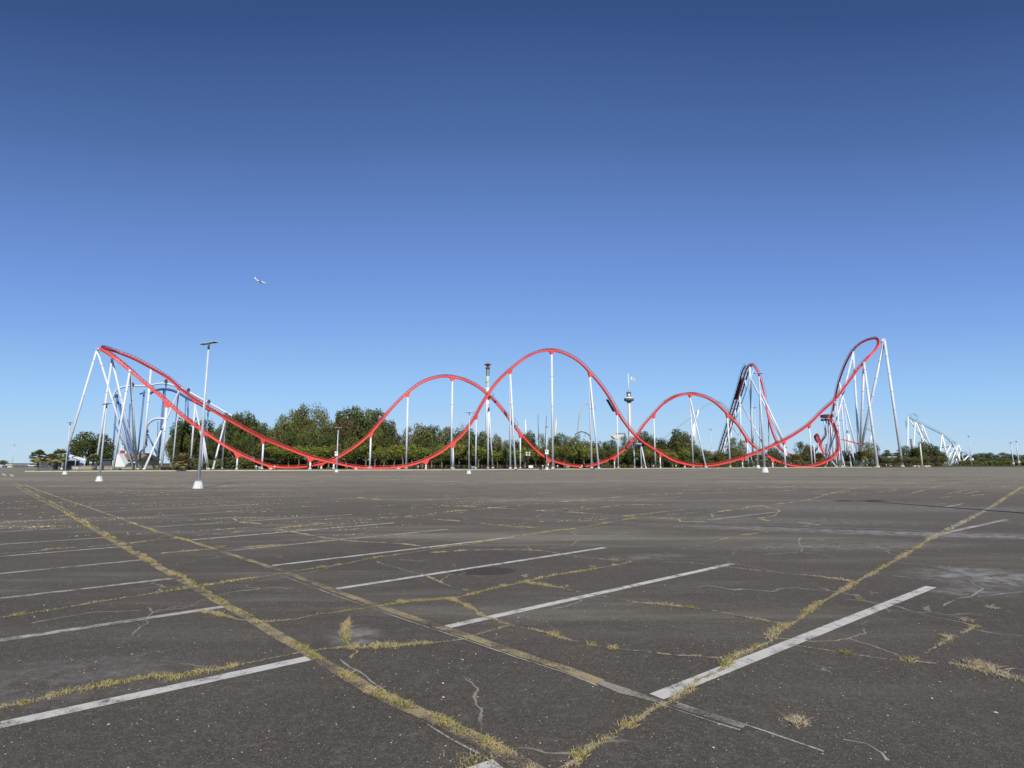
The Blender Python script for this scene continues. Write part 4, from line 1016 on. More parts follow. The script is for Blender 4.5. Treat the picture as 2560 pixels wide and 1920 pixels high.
# plain posts
def post(u_, v0, v1, Y, r, m, label, cat='post', name='wooden_post'):
    mb = MB(); a_ = P(u_, v0, Y); b_ = P(u_, v1, Y); b_.z = max(b_.z, 0); mb.tube((a_.x, a_.y, b_.z), a_, r, r*.8, n=8); mb.box((a_.x, a_.y, a_.z+.05), (r*2.4, r*2.4, .1)); return tag(mb.build(name, m), label, cat)
post(174, 1095, 1166, 145, .22, M['galv'], 'tall plain grey pole beside the left oak', name='utility_pole')
post(2300, 1108, 1168, 262, .35, M['palebuff'], 'pale wooden utility pole standing at the lot edge in front of the round tree', name='utility_pole')
post(2277, 1098, 1150, 300, .4, M['dark'], 'dark pole rising from the trees left of the pale utility pole', name='utility_pole')
post(2034, 1107, 1168, 243, .24, M['support'], 'thin pale pole right of the column at the foot of the red right slope', name='utility_pole')

# ------------------------------------------------------------------ aeroplane
pl = empty('aeroplane', P(651, 704, 1620), 'small white airliner flying high in the blue sky at the left', 'aeroplane')
o = Vector(pl.location)
ax = Vector((.82, .50, -.20)).normalized(); side = Vector((.62, -.75, -.20)); side = (side-ax*side.dot(ax)).normalized(); upv = side.cross(ax)
if upv.z < 0: upv = -upv
def pt(a_, b_, c_): return o+ax*a_+side*b_+upv*c_
mb = MB(); rings = [(-17, .3, 1.3), (-15, .9, 1.0), (-10, 1.7, .3), (-4, 2.0, 0), (8, 2.0, 0), (12, 1.9, -.1), (15, 1.3, -.3), (16.5, .5, -.5)]; vs_ = []; n_ = 14
for a_, r_, c_ in rings:
    for i in range(n_):
        t = 2*math.pi*i/n_; vs_.append(pt(a_, math.cos(t)*r_, c_+math.sin(t)*r_))
fs = [(k*n_+i, k*n_+(i+1) % n_, (k+1)*n_+(i+1) % n_, (k+1)*n_+i) for k in range(len(rings)-1) for i in range(n_)]
fs += [tuple(range(n_)), tuple((len(rings)-1)*n_+i for i in range(n_))]
mb.add(vs_, fs, smooth=True); mb.build('fuselage', M['white'], pl)
def slab(name, pts, th, m='white', up_=None):
    up_ = up_ or upv; mb = MB(); n_ = len(pts); mb.add([q+up_*th/2 for q in pts]+[q-up_*th/2 for q in pts], [tuple(range(n_)), tuple(range(n_, 2*n_))[::-1]]+[(i, (i+1) % n_, n_+(i+1) % n_, n_+i) for i in range(n_)]); return mb.build(name, M[m], pl)
for sd_ in (-1, 1):
    slab('wing', [pt(4, sd_*1.5, -.8), pt(-2.5, sd_*1.5, -.8), pt(-6, sd_*16, .9), pt(-4.3, sd_*16, .9)], .5)
    slab('tailplane', [pt(-12.5, sd_*.5, 1.1), pt(-16, sd_*.5, 1.1), pt(-17.5, sd_*6, 1.6), pt(-16, sd_*6, 1.6)], .3)
    mb = MB(); mb.tube(pt(4.5, sd_*5.2, -2.2), pt(.5, sd_*5.2, -2.0), 1.2, .9, n=12); mb.build('engine', M['dark'], pl)
slab('tail_fin', [pt(-11.5, 0, 1.6), pt(-16.5, 0, 1.6), pt(-18.3, 0, 8), pt(-16, 0, 8)], .4, 'white', side)

# ------------------------------------------------------------------ trees
def crown_mesh(name, m, seed, lobes, leaves, lr, leaf, flat=1.0, shape='round', airy=.0):
    """unit crown: radius about 1 around (0,0,0), height -1..1"""
    R = random.Random(seed); mb = MB(); cs = []
    for i in range(lobes):
        while True:
            q = Vector((R.uniform(-1, 1), R.uniform(-1, 1), R.uniform(-1, 1)))
            if q.length > 1: continue
            if shape == 'dome' and q.z < -.75: continue
            if shape == 'umbrella' and q.z < -.5 and (q.x**2+q.y**2) < .3: continue
            if q.length > .35 or R.random() < .3: break
        r = lr*R.uniform(.6, 1.25); q = q*(1-r*.75)
        cs.append((q, r, R.random()))
    for q, r, tn in cs:
        n_ = int(leaves*(r/lr)**2/lobes)
        for _ in range(n_):
            d = Vector((R.gauss(0, 1), R.gauss(0, 1), R.gauss(0, 1))).normalized()
            if d.z < -.3 and R.random() < .5: d.z = -d.z
            p = q+d*r*R.uniform(.62, 1.05+airy)
            nn = (d+Vector((R.gauss(0, .45), R.gauss(0, .45), R.gauss(0, .45)))).normalized()
            x = nn.orthogonal().normalized(); x = Matrix.Rotation(R.uniform(0, 6.28), 3, nn) @ x; y = nn.cross(x)
            s_ = leaf*R.uniform(.6, 1.4); t_ = s_*R.uniform(.5, .9)
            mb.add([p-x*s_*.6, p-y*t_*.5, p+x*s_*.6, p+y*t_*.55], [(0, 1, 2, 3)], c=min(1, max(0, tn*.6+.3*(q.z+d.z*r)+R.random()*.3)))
    o_ = mb.build(name, m); me = o_.data; bpy.data.objects.remove(o_)
    return me
def trunk_mesh(name, seed, limbs=5):
    R = random.Random(seed); mb = MB(); p = Vector((0, 0, 0)); r = .055
    for k in range(4):
        q = p+Vector((R.uniform(-.03, .03), R.uniform(-.03, .03), .16)); mb.tube(p, q, r, r*.85, n=8, caps=k in (0, 3)); p = q; r *= .85
    for i in range(limbs):
        a_ = i*2*math.pi/limbs+R.uniform(-.4, .4); s0 = Vector((p.x*.8, p.y*.8, R.uniform(.32, .62))); q = s0+Vector((math.cos(a_)*.13, math.sin(a_)*.13, .16)); mb.tube(s0, q, r*.6, r*.4, n=6, caps=False)
        mb.tube(q, q+Vector((math.cos(a_)*.1, math.sin(a_)*.1, .2)), r*.4, r*.12, n=5, caps=False)
    o_ = mb.build(name, M['bark']); me = o_.data; bpy.data.objects.remove(o_)
    return me
CRN = {
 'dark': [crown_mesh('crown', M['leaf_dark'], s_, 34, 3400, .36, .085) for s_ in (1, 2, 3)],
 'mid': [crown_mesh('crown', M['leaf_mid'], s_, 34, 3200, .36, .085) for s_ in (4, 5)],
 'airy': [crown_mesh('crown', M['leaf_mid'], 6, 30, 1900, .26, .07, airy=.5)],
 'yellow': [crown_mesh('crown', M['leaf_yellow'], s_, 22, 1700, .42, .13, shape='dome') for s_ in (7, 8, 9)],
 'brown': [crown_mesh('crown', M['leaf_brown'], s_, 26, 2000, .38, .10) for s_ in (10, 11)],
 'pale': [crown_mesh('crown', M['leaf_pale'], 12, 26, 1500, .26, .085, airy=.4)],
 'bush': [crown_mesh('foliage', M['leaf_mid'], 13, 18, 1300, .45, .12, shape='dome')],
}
TRK = [trunk_mesh('trunk', s_) for s_ in (21, 22, 23)]
rt = random.Random(5)
TREES = []
def tree(u_, vtop, Y, wpx, kind='dark', crown_lo=None, name='broadleaf_tree', trunk_r=1.0, base=.3):
    """vtop: photo row of the crown's top, wpx: crown width in photo pixels, crown_lo: crown bottom as a share of the height"""
    b = GX(u_, Y, base); H = P(u_, vtop, Y).z-base; W = wpx*Y/F
    lo = crown_lo if crown_lo is not None else .12
    r = bpy.data.objects.new(name, None); col.objects.link(r); r.location = b; r.empty_display_size = .5
    me = rt.choice(CRN[kind]); c = bpy.data.objects.new('crown', me); col.objects.link(c); c.parent = r
    c.location = (0, 0, H*(1+lo)/2); c.scale = (W/2*1.05, W/2*1.05, H*(1-lo)/2*1.03); c.rotation_euler.z = rt.uniform(0, 6.28)
    t = bpy.data.objects.new('trunk', rt.choice(TRK)); col.objects.link(t); t.parent = r
    t.scale = (H*.9*trunk_r, H*.9*trunk_r, H*(lo+.5)); t.rotation_euler.z = rt.uniform(0, 6.28)
    TREES.append((u_, vtop, Y, kind, H, wpx, r, name))
    return r
SIL = [(435, 1042), (450, 1036), (490, 1036), (508, 1046), (520, 1068), (545, 1062), (560, 1040), (572, 1030), (600, 1028), (628, 1034), (650, 1048), (664, 1064), (690, 1046), (709, 1034), (735, 1016), (760, 1008), (782, 1006), (800, 1016), (820, 1034), (848, 1026), (877, 1014), (905, 1011), (932, 1019), (948, 1040),
       (970, 1048), (985, 1064), (1000, 1075), (1026, 1063), (1056, 1058), (1093, 1060), (1125, 1066), (1150, 1063), (1168, 1056), (1186, 1070), (1210, 1078), (1236, 1084), (1263, 1091), (1291, 1094), (1320, 1077), (1345, 1078), (1372, 1086), (1400, 1079), (1426, 1080), (1454, 1087), (1484, 1091), (1512, 1090), (1540, 1095), (1569, 1088),
       (1592, 1084), (1617, 1076), (1644, 1087), (1667, 1093), (1682, 1078), (1699, 1070), (1716, 1074), (1728, 1095), (1745, 1115), (1775, 1124), (1800, 1128), (1822, 1112), (1840, 1095), (1864, 1100), (1881, 1122), (1905, 1128), (1934, 1118), (1965, 1132), (1990, 1134), (2003, 1106), (2022, 1103), (2036, 1112), (2050, 1134),
       (2090, 1138), (2118, 1125), (2140, 1132), (2165, 1106), (2190, 1107), (2200, 1118), (2220, 1125), (2245, 1131), (2262, 1114), (2285, 1118), (2300, 1104), (2316, 1102), (2338, 1112), (2355, 1126), (2380, 1136), (2410, 1134), (2440, 1132), (2474, 1129), (2518, 1132), (2554, 1133), (2600, 1130)]
# tall background row
u_ = 436
while u_ < 1760:
    wd = rt.uniform(46, 66) if u_ < 1000 else rt.uniform(38, 54)
    v_ = lerp(SIL, u_)
    k = 'mid' if rt.random() < .35 else 'dark'
    if 665 < u_ < 745: k = 'mid'
    if 750 < u_ < 810: k = 'airy'
    k = 'pale' if rt.random() < .10 else ('brown' if rt.random() < .05 else k)
    tree(u_, v_+rt.uniform(-4, 13), K(u_)+rt.uniform(34, 52), wd*rt.uniform(.65, 1.0), k, crown_lo=.1)
    u_ += rt.uniform(17, 27)
# second, lower dark row fills the mass
u_ = 430
while u_ < 1800:
    v_ = lerp(SIL, u_); v2 = v_+(1166-v_)*rt.uniform(.25, .42)
    tree(u_, v2, K(u_)+rt.uniform(22, 30), rt.uniform(40, 58), rt.choice(('mid', 'dark', 'dark', 'mid')), crown_lo=.08)
    u_ += rt.uniform(26, 36)
# the crowns that stand out one by one
for a_ in ((883, 1012, 176, 92, 'dark', .15), (930, 1017, 178, 70, 'dark', .15), (780, 1005, 186, 80, 'airy', .3), (752, 1011, 184, 60, 'mid', .2), (604, 1028, 172, 82, 'dark', .15), (571, 1031, 170, 50, 'dark', .15), (720, 1036, 170, 70, 'mid', .12), (858, 1040, 168, 60, 'brown', .2),
           (1699, 1069, 226, 58, 'dark', .12), (1617, 1076, 216, 40, 'dark', .12), (1320, 1077, 200, 44, 'mid', .12), (1120, 1068, 186, 60, 'pale', .2), (1160, 1055, 188, 44, 'airy', .3), (845, 1025, 182, 50, 'dark', .1), (968, 1046, 180, 44, 'dark', .3), (1050, 1059, 182, 70, 'mid', .12),
           (465, 1038, 168, 75, 'dark', .08), (438, 1052, 160, 44, 'dark', .08)):
    tree(a_[0], a_[1], a_[2], a_[3], a_[4], a_[5])
# planted row with yellow-green crowns and visible trunks
u_ = 672
while u_ < 1505:
    v_ = 1112+rt.uniform(-7, 6)+(4 if u_ > 1200 else 0)
    k = 'yellow' if rt.random() < .85 else 'mid'
    tree(u_, v_, K(u_)+rt.uniform(11, 17), rt.uniform(40, 50), k, crown_lo=.30, name='street_tree', trunk_r=.75)
    u_ += rt.uniform(21, 27)
u_ = 1535
while u_ < 1800:
    tree(u_, 1124+rt.uniform(-7, 5), K(u_)+rt.uniform(12, 20), rt.uniform(32, 44), 'yellow' if rt.random() < .35 else 'mid', crown_lo=.3, name='street_tree', trunk_r=.75)
    u_ += rt.uniform(22, 29)
# right-hand groups
for a_ in ((1840, 1094, 262, 44, 'pale', .3), (1862, 1101, 264, 38, 'pale', .3), (1835, 1115, 246, 44, 'mid', .2), (1852, 1128, 240, 36, 'mid', .2), (1812, 1128, 236, 34, 'mid', .2), (1882, 1130, 246, 36, 'dark', .2), (1908, 1132, 252, 30, 'dark', .2), (1934, 1116, 262, 36, 'dark', .1), (1944, 1128, 250, 40, 'dark', .1),
           (1975, 1136, 250, 40, 'mid', .25), (1995, 1134, 256, 36, 'mid', .25), (2006, 1104, 272, 34, 'pale', .3), (2024, 1106, 270, 32, 'mid', .2), (2016, 1130, 258, 36, 'dark', .2), (2040, 1133, 258, 34, 'mid', .2), (2060, 1140, 262, 30, 'dark', .2), (2088, 1138, 290, 34, 'dark', .1), (2118, 1125, 300, 30, 'dark', .1), (2135, 1132, 300, 34, 'dark', .1),
           (2166, 1105, 282, 34, 'pale', .25), (2188, 1108, 284, 30, 'pale', .25), (2176, 1122, 272, 44, 'mid', .2), (2150, 1130, 262, 34, 'dark', .35), (2218, 1124, 320, 34, 'dark', .1), (2240, 1131, 320, 30, 'dark', .1), (2262, 1112, 300, 34, 'dark', .1), (2284, 1120, 300, 34, 'dark', .1), (2316, 1102, 302, 50, 'dark', .08), (2340, 1114, 300, 38, 'dark', .08), (2300, 1112, 296, 36, 'dark', .08), (2356, 1128, 296, 30, 'brown', .1)):
    tree(*a_[:5], crown_lo=a_[5])
u_ = 2196
while u_ < 2362:
    tree(u_, 1141+rt.uniform(-5, 3), K(u_)+rt.uniform(7, 13), rt.uniform(28, 38), 'brown' if rt.random() < .6 else 'mid', crown_lo=.16, name='street_tree', trunk_r=.8)
    u_ += rt.uniform(17, 23)
u_ = 2408
while u_ < 2590:
    tree(u_, lerp(SIL, u_)+rt.uniform(-1, 3), rt.uniform(370, 400), rt.uniform(32, 46), 'dark' if rt.random() < .6 else 'brown', crown_lo=.05)
    if rt.random() < .8: tree(u_+8, 1146+rt.uniform(-4, 4), rt.uniform(345, 362), rt.uniform(28, 40), 'mid' if rt.random() < .6 else 'brown', crown_lo=.05)
    u_ += rt.uniform(17, 23)
# left oak
tree(215, 1078, 165, 88, 'dark', .22); tree(246, 1082, 168, 66, 'dark', .2); tree(262, 1108, 160, 44, 'dark', .15); tree(190, 1100, 160, 50, 'dark', .25); tree(6, 1150, 420, 26, 'dark', .1)
# unique labels, by what each tree stands at
LM = [(0, 'the far left edge of the lot'), (160, 'the left oak group'), (300, 'the left turn'), (436, 'the nearest lamp'), (560, 'the left descent'), (680, 'the low end of the left descent'), (790, 'the foot of the first hill'), (900, 'the left slope of the first hill'),
      (990, 'the twin column of the first hill'), (1070, 'the top of the first hill'), (1150, 'the first track crossing'), (1250, 'the double column right of first crossing'), (1340, 'the tallest middle column'), (1420, 'the middle hill\'s right leg'), (1510, 'the rise before the second crossing'),
      (1590, 'the second track crossing'), (1660, 'the left slope of the third hill'), (1740, 'the right slope of the third hill'), (1820, 'the lift hill'), (1890, 'the big right-hand lamp'), (1960, 'the red slope right of big lamp'), (2030, 'the helix'), (2110, 'the right turn supports'),
      (2200, 'the rightmost white leg'), (2270, 'the pale utility pole'), (2350, 'the teal coaster'), (2440, 'the far right lot end')]
KD = {'dark': 'dark green', 'mid': 'mid green', 'airy': 'thin open-crowned green', 'yellow': 'yellow-green', 'brown': 'brownish green', 'pale': 'pale sparse'}
ORD = ['first', 'second', 'third', 'fourth', 'fifth', 'sixth', 'seventh', 'eighth', 'ninth', 'tenth', 'eleventh', 'twelfth']
buck = {}
for T_ in TREES:
    u_, vt, Y, kind, H, wpx, r, nm = T_
    lm = [n_ for a_, n_ in LM if a_ <= u_][-1]
    sz = 'small planted' if nm == 'street_tree' else ('tall' if 1166-vt > 78 else ('medium' if 1166-vt > 48 else 'low'))
    buck.setdefault((sz, KD[kind], lm), []).append(T_)
for (sz, kd, lm), L_ in buck.items():
    L_.sort(key=lambda q: q[0])
    for i, T_ in enumerate(L_):
        pre = '' if len(L_) == 1 else (('left' if i == 0 else 'right') +  ' of two: ' if len(L_) == 2 else ORD[min(i, 11)]+' from left: ')
        tag(T_[6], f'{pre}{sz} {kd} tree by {lm}', 'tree', 'planted trees with bare trunks along the lawn' if T_[7] == 'street_tree' else 'woodland trees behind the roller coaster')

# palms
def palm(u_, vtop, vbase, Y, rpx, label, dead=True, seed=0):
    R = random.Random(seed+50); b = GX(u_, Y, .25); Ht = P(u_, vtop, Y).z; r_ = rpx*Y/F; zc = Ht-r_*.75
    r = empty('palm_tree', b, label, 'palm tree', 'palms at the left edge of the lawn')
    mb = MB(); p = Vector(b)
    for k in range(6):
        q = Vector((b.x+R.uniform(-.05, .05), b.y, b.z+(zc-b.z)*(k+1)/6)); mb.tube(p, q, .26, .21, n=9, caps=k in (0, 5)); p = q
    mb.build('trunk', M['bark'], r)
    mb = MB(); c = Vector((b.x, b.y, zc))
    for i in range(95):
        a_ = R.uniform(0, 6.28); e_ = math.asin(R.uniform(-.85, 1)) if dead else math.asin(R.uniform(-.35, 1)); d = Vector((math.cos(a_)*math.cos(e_), math.sin(a_)*math.cos(e_), math.sin(e_)))
        tip_ = c+d*r_*R.uniform(.5, .72); tone = .9 if e_ < -.15 else R.uniform(.1, .7)
        mb.add([c, c+Vector((.04, .04, 0)), tip_], [(0, 1, 2)], c=tone)
        sidev = d.cross(Vector((0, 0, 1))).normalized(); upf = sidev.cross(d)
        for j in range(13):
            f_ = -1.25+2.5*j/12; dd = (d*math.cos(f_)+sidev*math.sin(f_)); end = tip_+dd*r_*.45+Vector((0, 0, -r_*.12*R.uniform(.3, 1.4))); m_ = tip_+dd*r_*.22
            wv = sidev.cross(dd)*0+d*.0+(sidev*math.cos(f_)-d*math.sin(f_))*r_*.085
            mb.add([tip_, m_-wv, end, m_+wv], [(0, 1, 2, 3)], c=min(1, max(0, tone+R.uniform(-.15, .15))))
    mb.build('fronds', M['palm'], r)
palm(93, 1128, 1178, 126, 18, 'leftmost palm, full round crown over brown hanging fronds at the left edge', True, 1)
palm(122, 1136, 1176, 136, 13, 'small ragged palm between the leftmost and the largest palm', True, 2)
palm(147, 1126, 1177, 127, 19, 'broad palm just left of the first lamp base with brown skirt', True, 3)
palm(231, 1138, 1175, 128, 15, 'dark palm in front of the left oak beside the second lamp', False, 4)
palm(453, 1136, 1177, 132, 20, 'olive palm standing in the shrubs left of the nearest lamp', True, 5)
palm(2156, 1128, 1166, 262, 13, 'palm at the lot edge beneath the right turn supports', True, 6)
palm(2050, 1134, 1166, 250, 13, 'palm beside the helix on the right', False, 7)
palm(1992, 1138, 1166, 240, 14, 'palm in front of the red slope right of the big lamp', False, 8)
# shrubs
def shrub(u_, vtop, Y, wpx, label, kind='bush', m=None):
    b = GX(u_, Y, .2); H = P(u_, vtop, Y).z-.2; W = wpx*Y/F; r = empty('shrub', b, label, 'shrub', 'low shrubs on the lawn')
    c = bpy.data.objects.new('foliage', CRN[kind][0]); col.objects.link(c); c.parent = r; c.location = (0, 0, H*.45); c.scale = (W/2, W/3, H*.58)
    mb = MB(); mb.tube(b, b+Vector((0, 0, H*.6)), .08, .03, n=6); mb.tube(b, b+Vector((W*.15, 0, H*.5)), .05, .02, n=5); mb.build('stem', M['bark'], r)
for i, (u_, wd) in enumerate(((406, 26), (422, 28), (438, 28), (472, 28), (486, 26), (500, 22))):
    shrub(u_, 1166.5, 134, wd, ORD[i]+' from the left of the low reddish shrubs around the palm by the nearest lamp', 'brown')
for i, (u_, wd) in enumerate(((1375, 12), (1562, 14), (1578, 16), (2052, 26), (2075, 22), (2210, 24), (2235, 26), (2262, 26), (2290, 26), (2318, 26), (2345, 22), (2176, 22))):
    shrub(u_, 1157 if u_ > 2000 else 1160, K(u_)+6, wd, ['round shrub beside the tallest middle column', 'left shrub by the rising track before the second crossing', 'right shrub by the rising track before the second crossing', 'shrub under the helix', 'shrub right of the helix', 'shrub left of the rightmost white leg foot',
          'shrub between the two big right frames', 'shrub at the foot of the rightmost white leg', 'shrub left of the pale utility pole', 'shrub right of the pale utility pole', 'last shrub on the right before the teal coaster', 'shrub beneath the right turn supports'][i], 'brown' if u_ > 2100 else 'bush')
# dark understorey that closes the view between the trunks
hedge = MB(); R = random.Random(3)
for _ in range(24000):
    u_ = R.choice((R.uniform(430, 2360), R.uniform(560, 1800))); Y = K(u_)+R.uniform(17, 24)
    hh = 2.7+.9*noise.noise(Vector((u_*.02, 0, 0)))
    p = GX(u_, Y, R.uniform(.1, 1)**.8*hh+.2); nn = Vector((R.gauss(0, .6), -1, R.gauss(.3, .6))).normalized(); x = nn.orthogonal().normalized(); y = nn.cross(x); s_ = R.uniform(.25, .5)
    hedge.add([p-x*s_, p-y*s_*.6, p+x*s_, p+y*s_*.6], [(0, 1, 2, 3)], c=R.random()*.6)
for _ in range(5000):
    u_ = R.uniform(2400, 2640); Y = R.uniform(338, 346); hh = 2.6+1.2*noise.noise(Vector((u_*.03, 1, 0)))
    p = GX(u_, Y, R.uniform(.05, 1)**.8*hh+.2); nn = Vector((R.gauss(0, .6), -1, R.gauss(.3, .6))).normalized(); x = nn.orthogonal().normalized(); y = nn.cross(x); s_ = R.uniform(.4, .8)
    hedge.add([p-x*s_, p-y*s_*.6, p+x*s_, p+y*s_*.6], [(0, 1, 2, 3)], c=R.random()*.6)
tag(hedge.build('understorey', M['leaf_dark']), 'dark undergrowth between the tree trunks behind the lawn', 'undergrowth', kind='stuff')

# ------------------------------------------------------------------ buildings
def bldg(name, u0, u1, vt, Y, dep, mw, label, cat, roof=None, base=.25, parts=None):
    a_ = GX(u0, Y, 0); b_ = GX(u1, Y, 0); zt = P((u0+u1)/2, vt, Y).z
    r = empty(name, ((a_.x+b_.x)/2, Y+dep/2, base), label, cat)
    mb = MB(); mb.box(((a_.x+b_.x)/2, Y+dep/2, (zt+base)/2), (b_.x-a_.x, dep, zt-base)); mb.build('wall', mw, r)
    cx, wd = (a_.x+b_.x)/2, b_.x-a_.x
    if roof == 'flat':
        mb = MB(); mb.box((cx, Y+dep/2, zt+.15), (wd+.8, dep+.8, .3)); mb.build('roof', M['white'], r)
    if roof == 'dark':
        mb = MB(); mb.box((cx, Y+dep/2, zt+.12), (wd+.6, dep+.6, .24)); mb.build('roof', M['dark'], r)
    if roof == 'gable':
        h = wd*.12+1.2; mb = MB(); x0, x1 = a_.x-.4, b_.x+.4; y0, y1 = Y-.5, Y+dep+.5
        mb.add([(x0, y0, zt), (x1, y0, zt), (x1, y1, zt), (x0, y1, zt), (x0, (y0+y1)/2, zt+h), (x1, (y0+y1)/2, zt+h)], [(0, 1, 5, 4), (2, 3, 4, 5), (0, 4, 3), (1, 2, 5), (3, 2, 1, 0)]); mb.build('roof', M['brownroof'], r)
    for i in range(parts or 0):
        x = a_.x+wd*(i+.5)/parts; f = MB(); f.box((x, Y-.03, zt*.55), (wd/parts*.5, .12, zt*.4)); w_ = f.build('window', M['white'], r)
        f = MB(); f.box((x, Y-.11, zt*.55), (wd/parts*.42, .06, zt*.34)); f.build('pane', M['glass'], w_).location = (0, 0, 0)
    return r
bldg('warehouse', 1412, 1540, 1149.5, 215, 14, M['greywall'], 'long low grey wall building behind the foot of the middle hill', 'building', 'flat')
bldg('warehouse', 715, 905, 1152, 172, 12, M['greywall'], 'long low grey building between the trunks behind the left low point', 'building', 'dark')
bldg('pavilion', 935, 992, 1143, 171, 10, M['cream'], 'cream building glimpsed through the yellow trees under the first hill', 'building', 'flat', parts=3)
bldg('warehouse', 1330, 1400, 1153, 200, 10, M['greywall'], 'small grey building behind the tallest middle column', 'building', 'flat')
bldg('warehouse', 1690, 1765, 1157, 245, 10, M['greywall'], 'low grey building behind the third hill', 'building', 'flat')
bldg('shed', 2222, 2243, 1143, 300, 8, M['white'], 'white flat-roofed shed between the big right frames', 'building', 'flat')
bldg('warehouse', 1880, 1960, 1152, 270, 8, M['stone'], 'dark low building behind the big right-hand lamp', 'building', 'dark')
bldg('station_building', 1985, 2050, 1150, 292, 8, M['stone'], 'dark station building under the helix', 'building', 'dark')
# left entrance buildings
bldg('restaurant', 101, 138, 1152, 139, 8, M['dark'], 'dark pavilion between the palms with a pale roof edge', 'building', 'flat')
h_ = bldg('house', 289, 342, 1150, 150, 9, M['cream'], 'white house with a brown roof under the left turn', 'building', 'gable', parts=4)
bldg('house', 252, 276, 1150, 152, 6, M['dark'], 'dark hut left of the white house with brown roof', 'building', 'dark')
r = empty('gabled_porch', GX(287, 147, .3), 'bright white gable end at the left of the brown-roofed house', 'building')
mb = MB(); x = GX(287, 147).x; z1, z2 = P(280, 1152, 147).z, P(292, 1134, 147).z
xs = [GX(u, 147).x for u in (279, 292, 311)]
mb.add([(xs[0], 147, .3), (xs[2], 147, .3), (xs[2], 147, z1*.55), (xs[1], 147, z2), (xs[0], 147, z1), (xs[0], 149, .3), (xs[2], 149, .3), (xs[2], 149, z1*.55), (xs[1], 149, z2), (xs[0], 149, z1)], [(0, 1, 2, 3, 4), (9, 8, 7, 6, 5), (0, 5, 6, 1), (1, 6, 7, 2), (2, 7, 8, 3), (3, 8, 9, 4), (4, 9, 5, 0)])
mb.build('wall', M['white'], r)
r = empty('observation_deck', GX(304, 190, .3), 'white two-storey structure with red railings above the brown roof', 'building')
mb = MB(); 
for z0_, z1_ in ((1139, 1132), (1126, 1120), (1112, 1109)):
    a_ = P(296, z0_, 190); b_ = P(312, z1_, 190); mb.box(((a_.x+b_.x)/2, 192, (a_.z+b_.z)/2), (b_.x-a_.x, 3, max(.3, (b_.z-a_.z)*.5)))
for u_ in (296.5, 304, 311.5): p = P(u_, 1108, 190); mb.tube((p.x, 190.3, .3), p, .12, n=5)
mb.build('frame', M['white'], r)
mb = MB(); a_ = P(303, 1134, 189); b_ = P(315, 1126, 189); mb.box(((a_.x+b_.x)/2, 188.5, (a_.z+b_.z)/2), (b_.x-a_.x, .2, b_.z-a_.z)); mb.build('railing', M['redcap'], r)
# sloped white awning
r = empty('awning', GX(190, 140, .25), 'sloping white awning over pale blue screens beside the leftmost lamp', 'awning')
mb = MB(); q = [P(165, 1137, 140), P(213, 1151, 140)]
mb.add([q[0], q[1], q[1]+Vector((0, 1.4, .1)), q[0]+Vector((0, 1.4, .1)), *[a_-Vector((0, 0, .22)) for a_ in (q[0], q[1], q[1]+Vector((0, 1.4, .1)), q[0]+Vector((0, 1.4, .1)))]], [(0, 1, 2, 3), (7, 6, 5, 4), (0, 4, 5, 1), (1, 5, 6, 2), (2, 6, 7, 3), (3, 7, 4, 0)]); mb.build('canopy', M['white'], r)
mb = MB(); 
for u_, v_ in ((166, 1138), (190, 1145), (212, 1151)): p = P(u_, v_, 140.2); mb.tube((p.x, p.y, .2), p, .08, n=6)
mb.build('posts', M['galv'], r)
mb = MB(); a_ = P(198, 1151, 143); b_ = P(212, 1163, 143); mb.box(((a_.x+b_.x)/2, 143, (a_.z+b_.z)/2), (b_.x-a_.x, .1, a_.z-b_.z)); mb.build('screen', M['lightblue'], r)
def wall(u0, u1, vt, Y, m, label):
    a_ = GX(u0, Y); b_ = GX(u1, Y); z = P((u0+u1)/2, vt, Y).z; mb = MB(); mb.box(((a_.x+b_.x)/2, Y, z/2+.1), (b_.x-a_.x, .4, z-.1)); mb.box(((a_.x+b_.x)/2, Y, z+.07), (b_.x-a_.x+.1, .5, .1))
    tag(mb.build('low_wall', m), label, 'wall')
wall(98, 133, 1169, 122, M['stone'], 'low dark stone wall at the foot of the palms'); wall(180, 282, 1166, 134, M['tanwall'], 'long tan retaining wall behind the left lawn'); wall(284, 348, 1168, 140, M['tanwall'], 'tan wall under the white house')
mb = MB(); p = GX(284, 128.5); mb.box((p.x+.6, 128.5, .38), (1.6, .8, .45)); mb.box((p.x+.6, 128.5, .64), (1.7, .9, .07)); tag(mb.build('planter_box', M['stone']), 'low dark box on the lawn edge at the foot of the third left leg', 'box')
# blue sign beside the left leg
r = empty('sign', GX(168, 139, .25), 'blue and white square sign on a post against the leftmost leg', 'sign')
p = P(168.5, 1131, 136.2); mb = MB(); mb.box(p, (1.0, .08, 1.0)); mb.build('panel', M['signblue'], r)
mb = MB(); mb.box(p+Vector((-.2, -.06, -.2)), (.45, .03, .5), Matrix.Rotation(.3, 3, 'Y')); mb.build('white_mark', M['white'], r)
mb = MB(); mb.tube((p.x, p.y+.1, .2), (p.x, p.y+.1, p.z+.5), .07, n=6); mb.build('post', M['galv'], r)
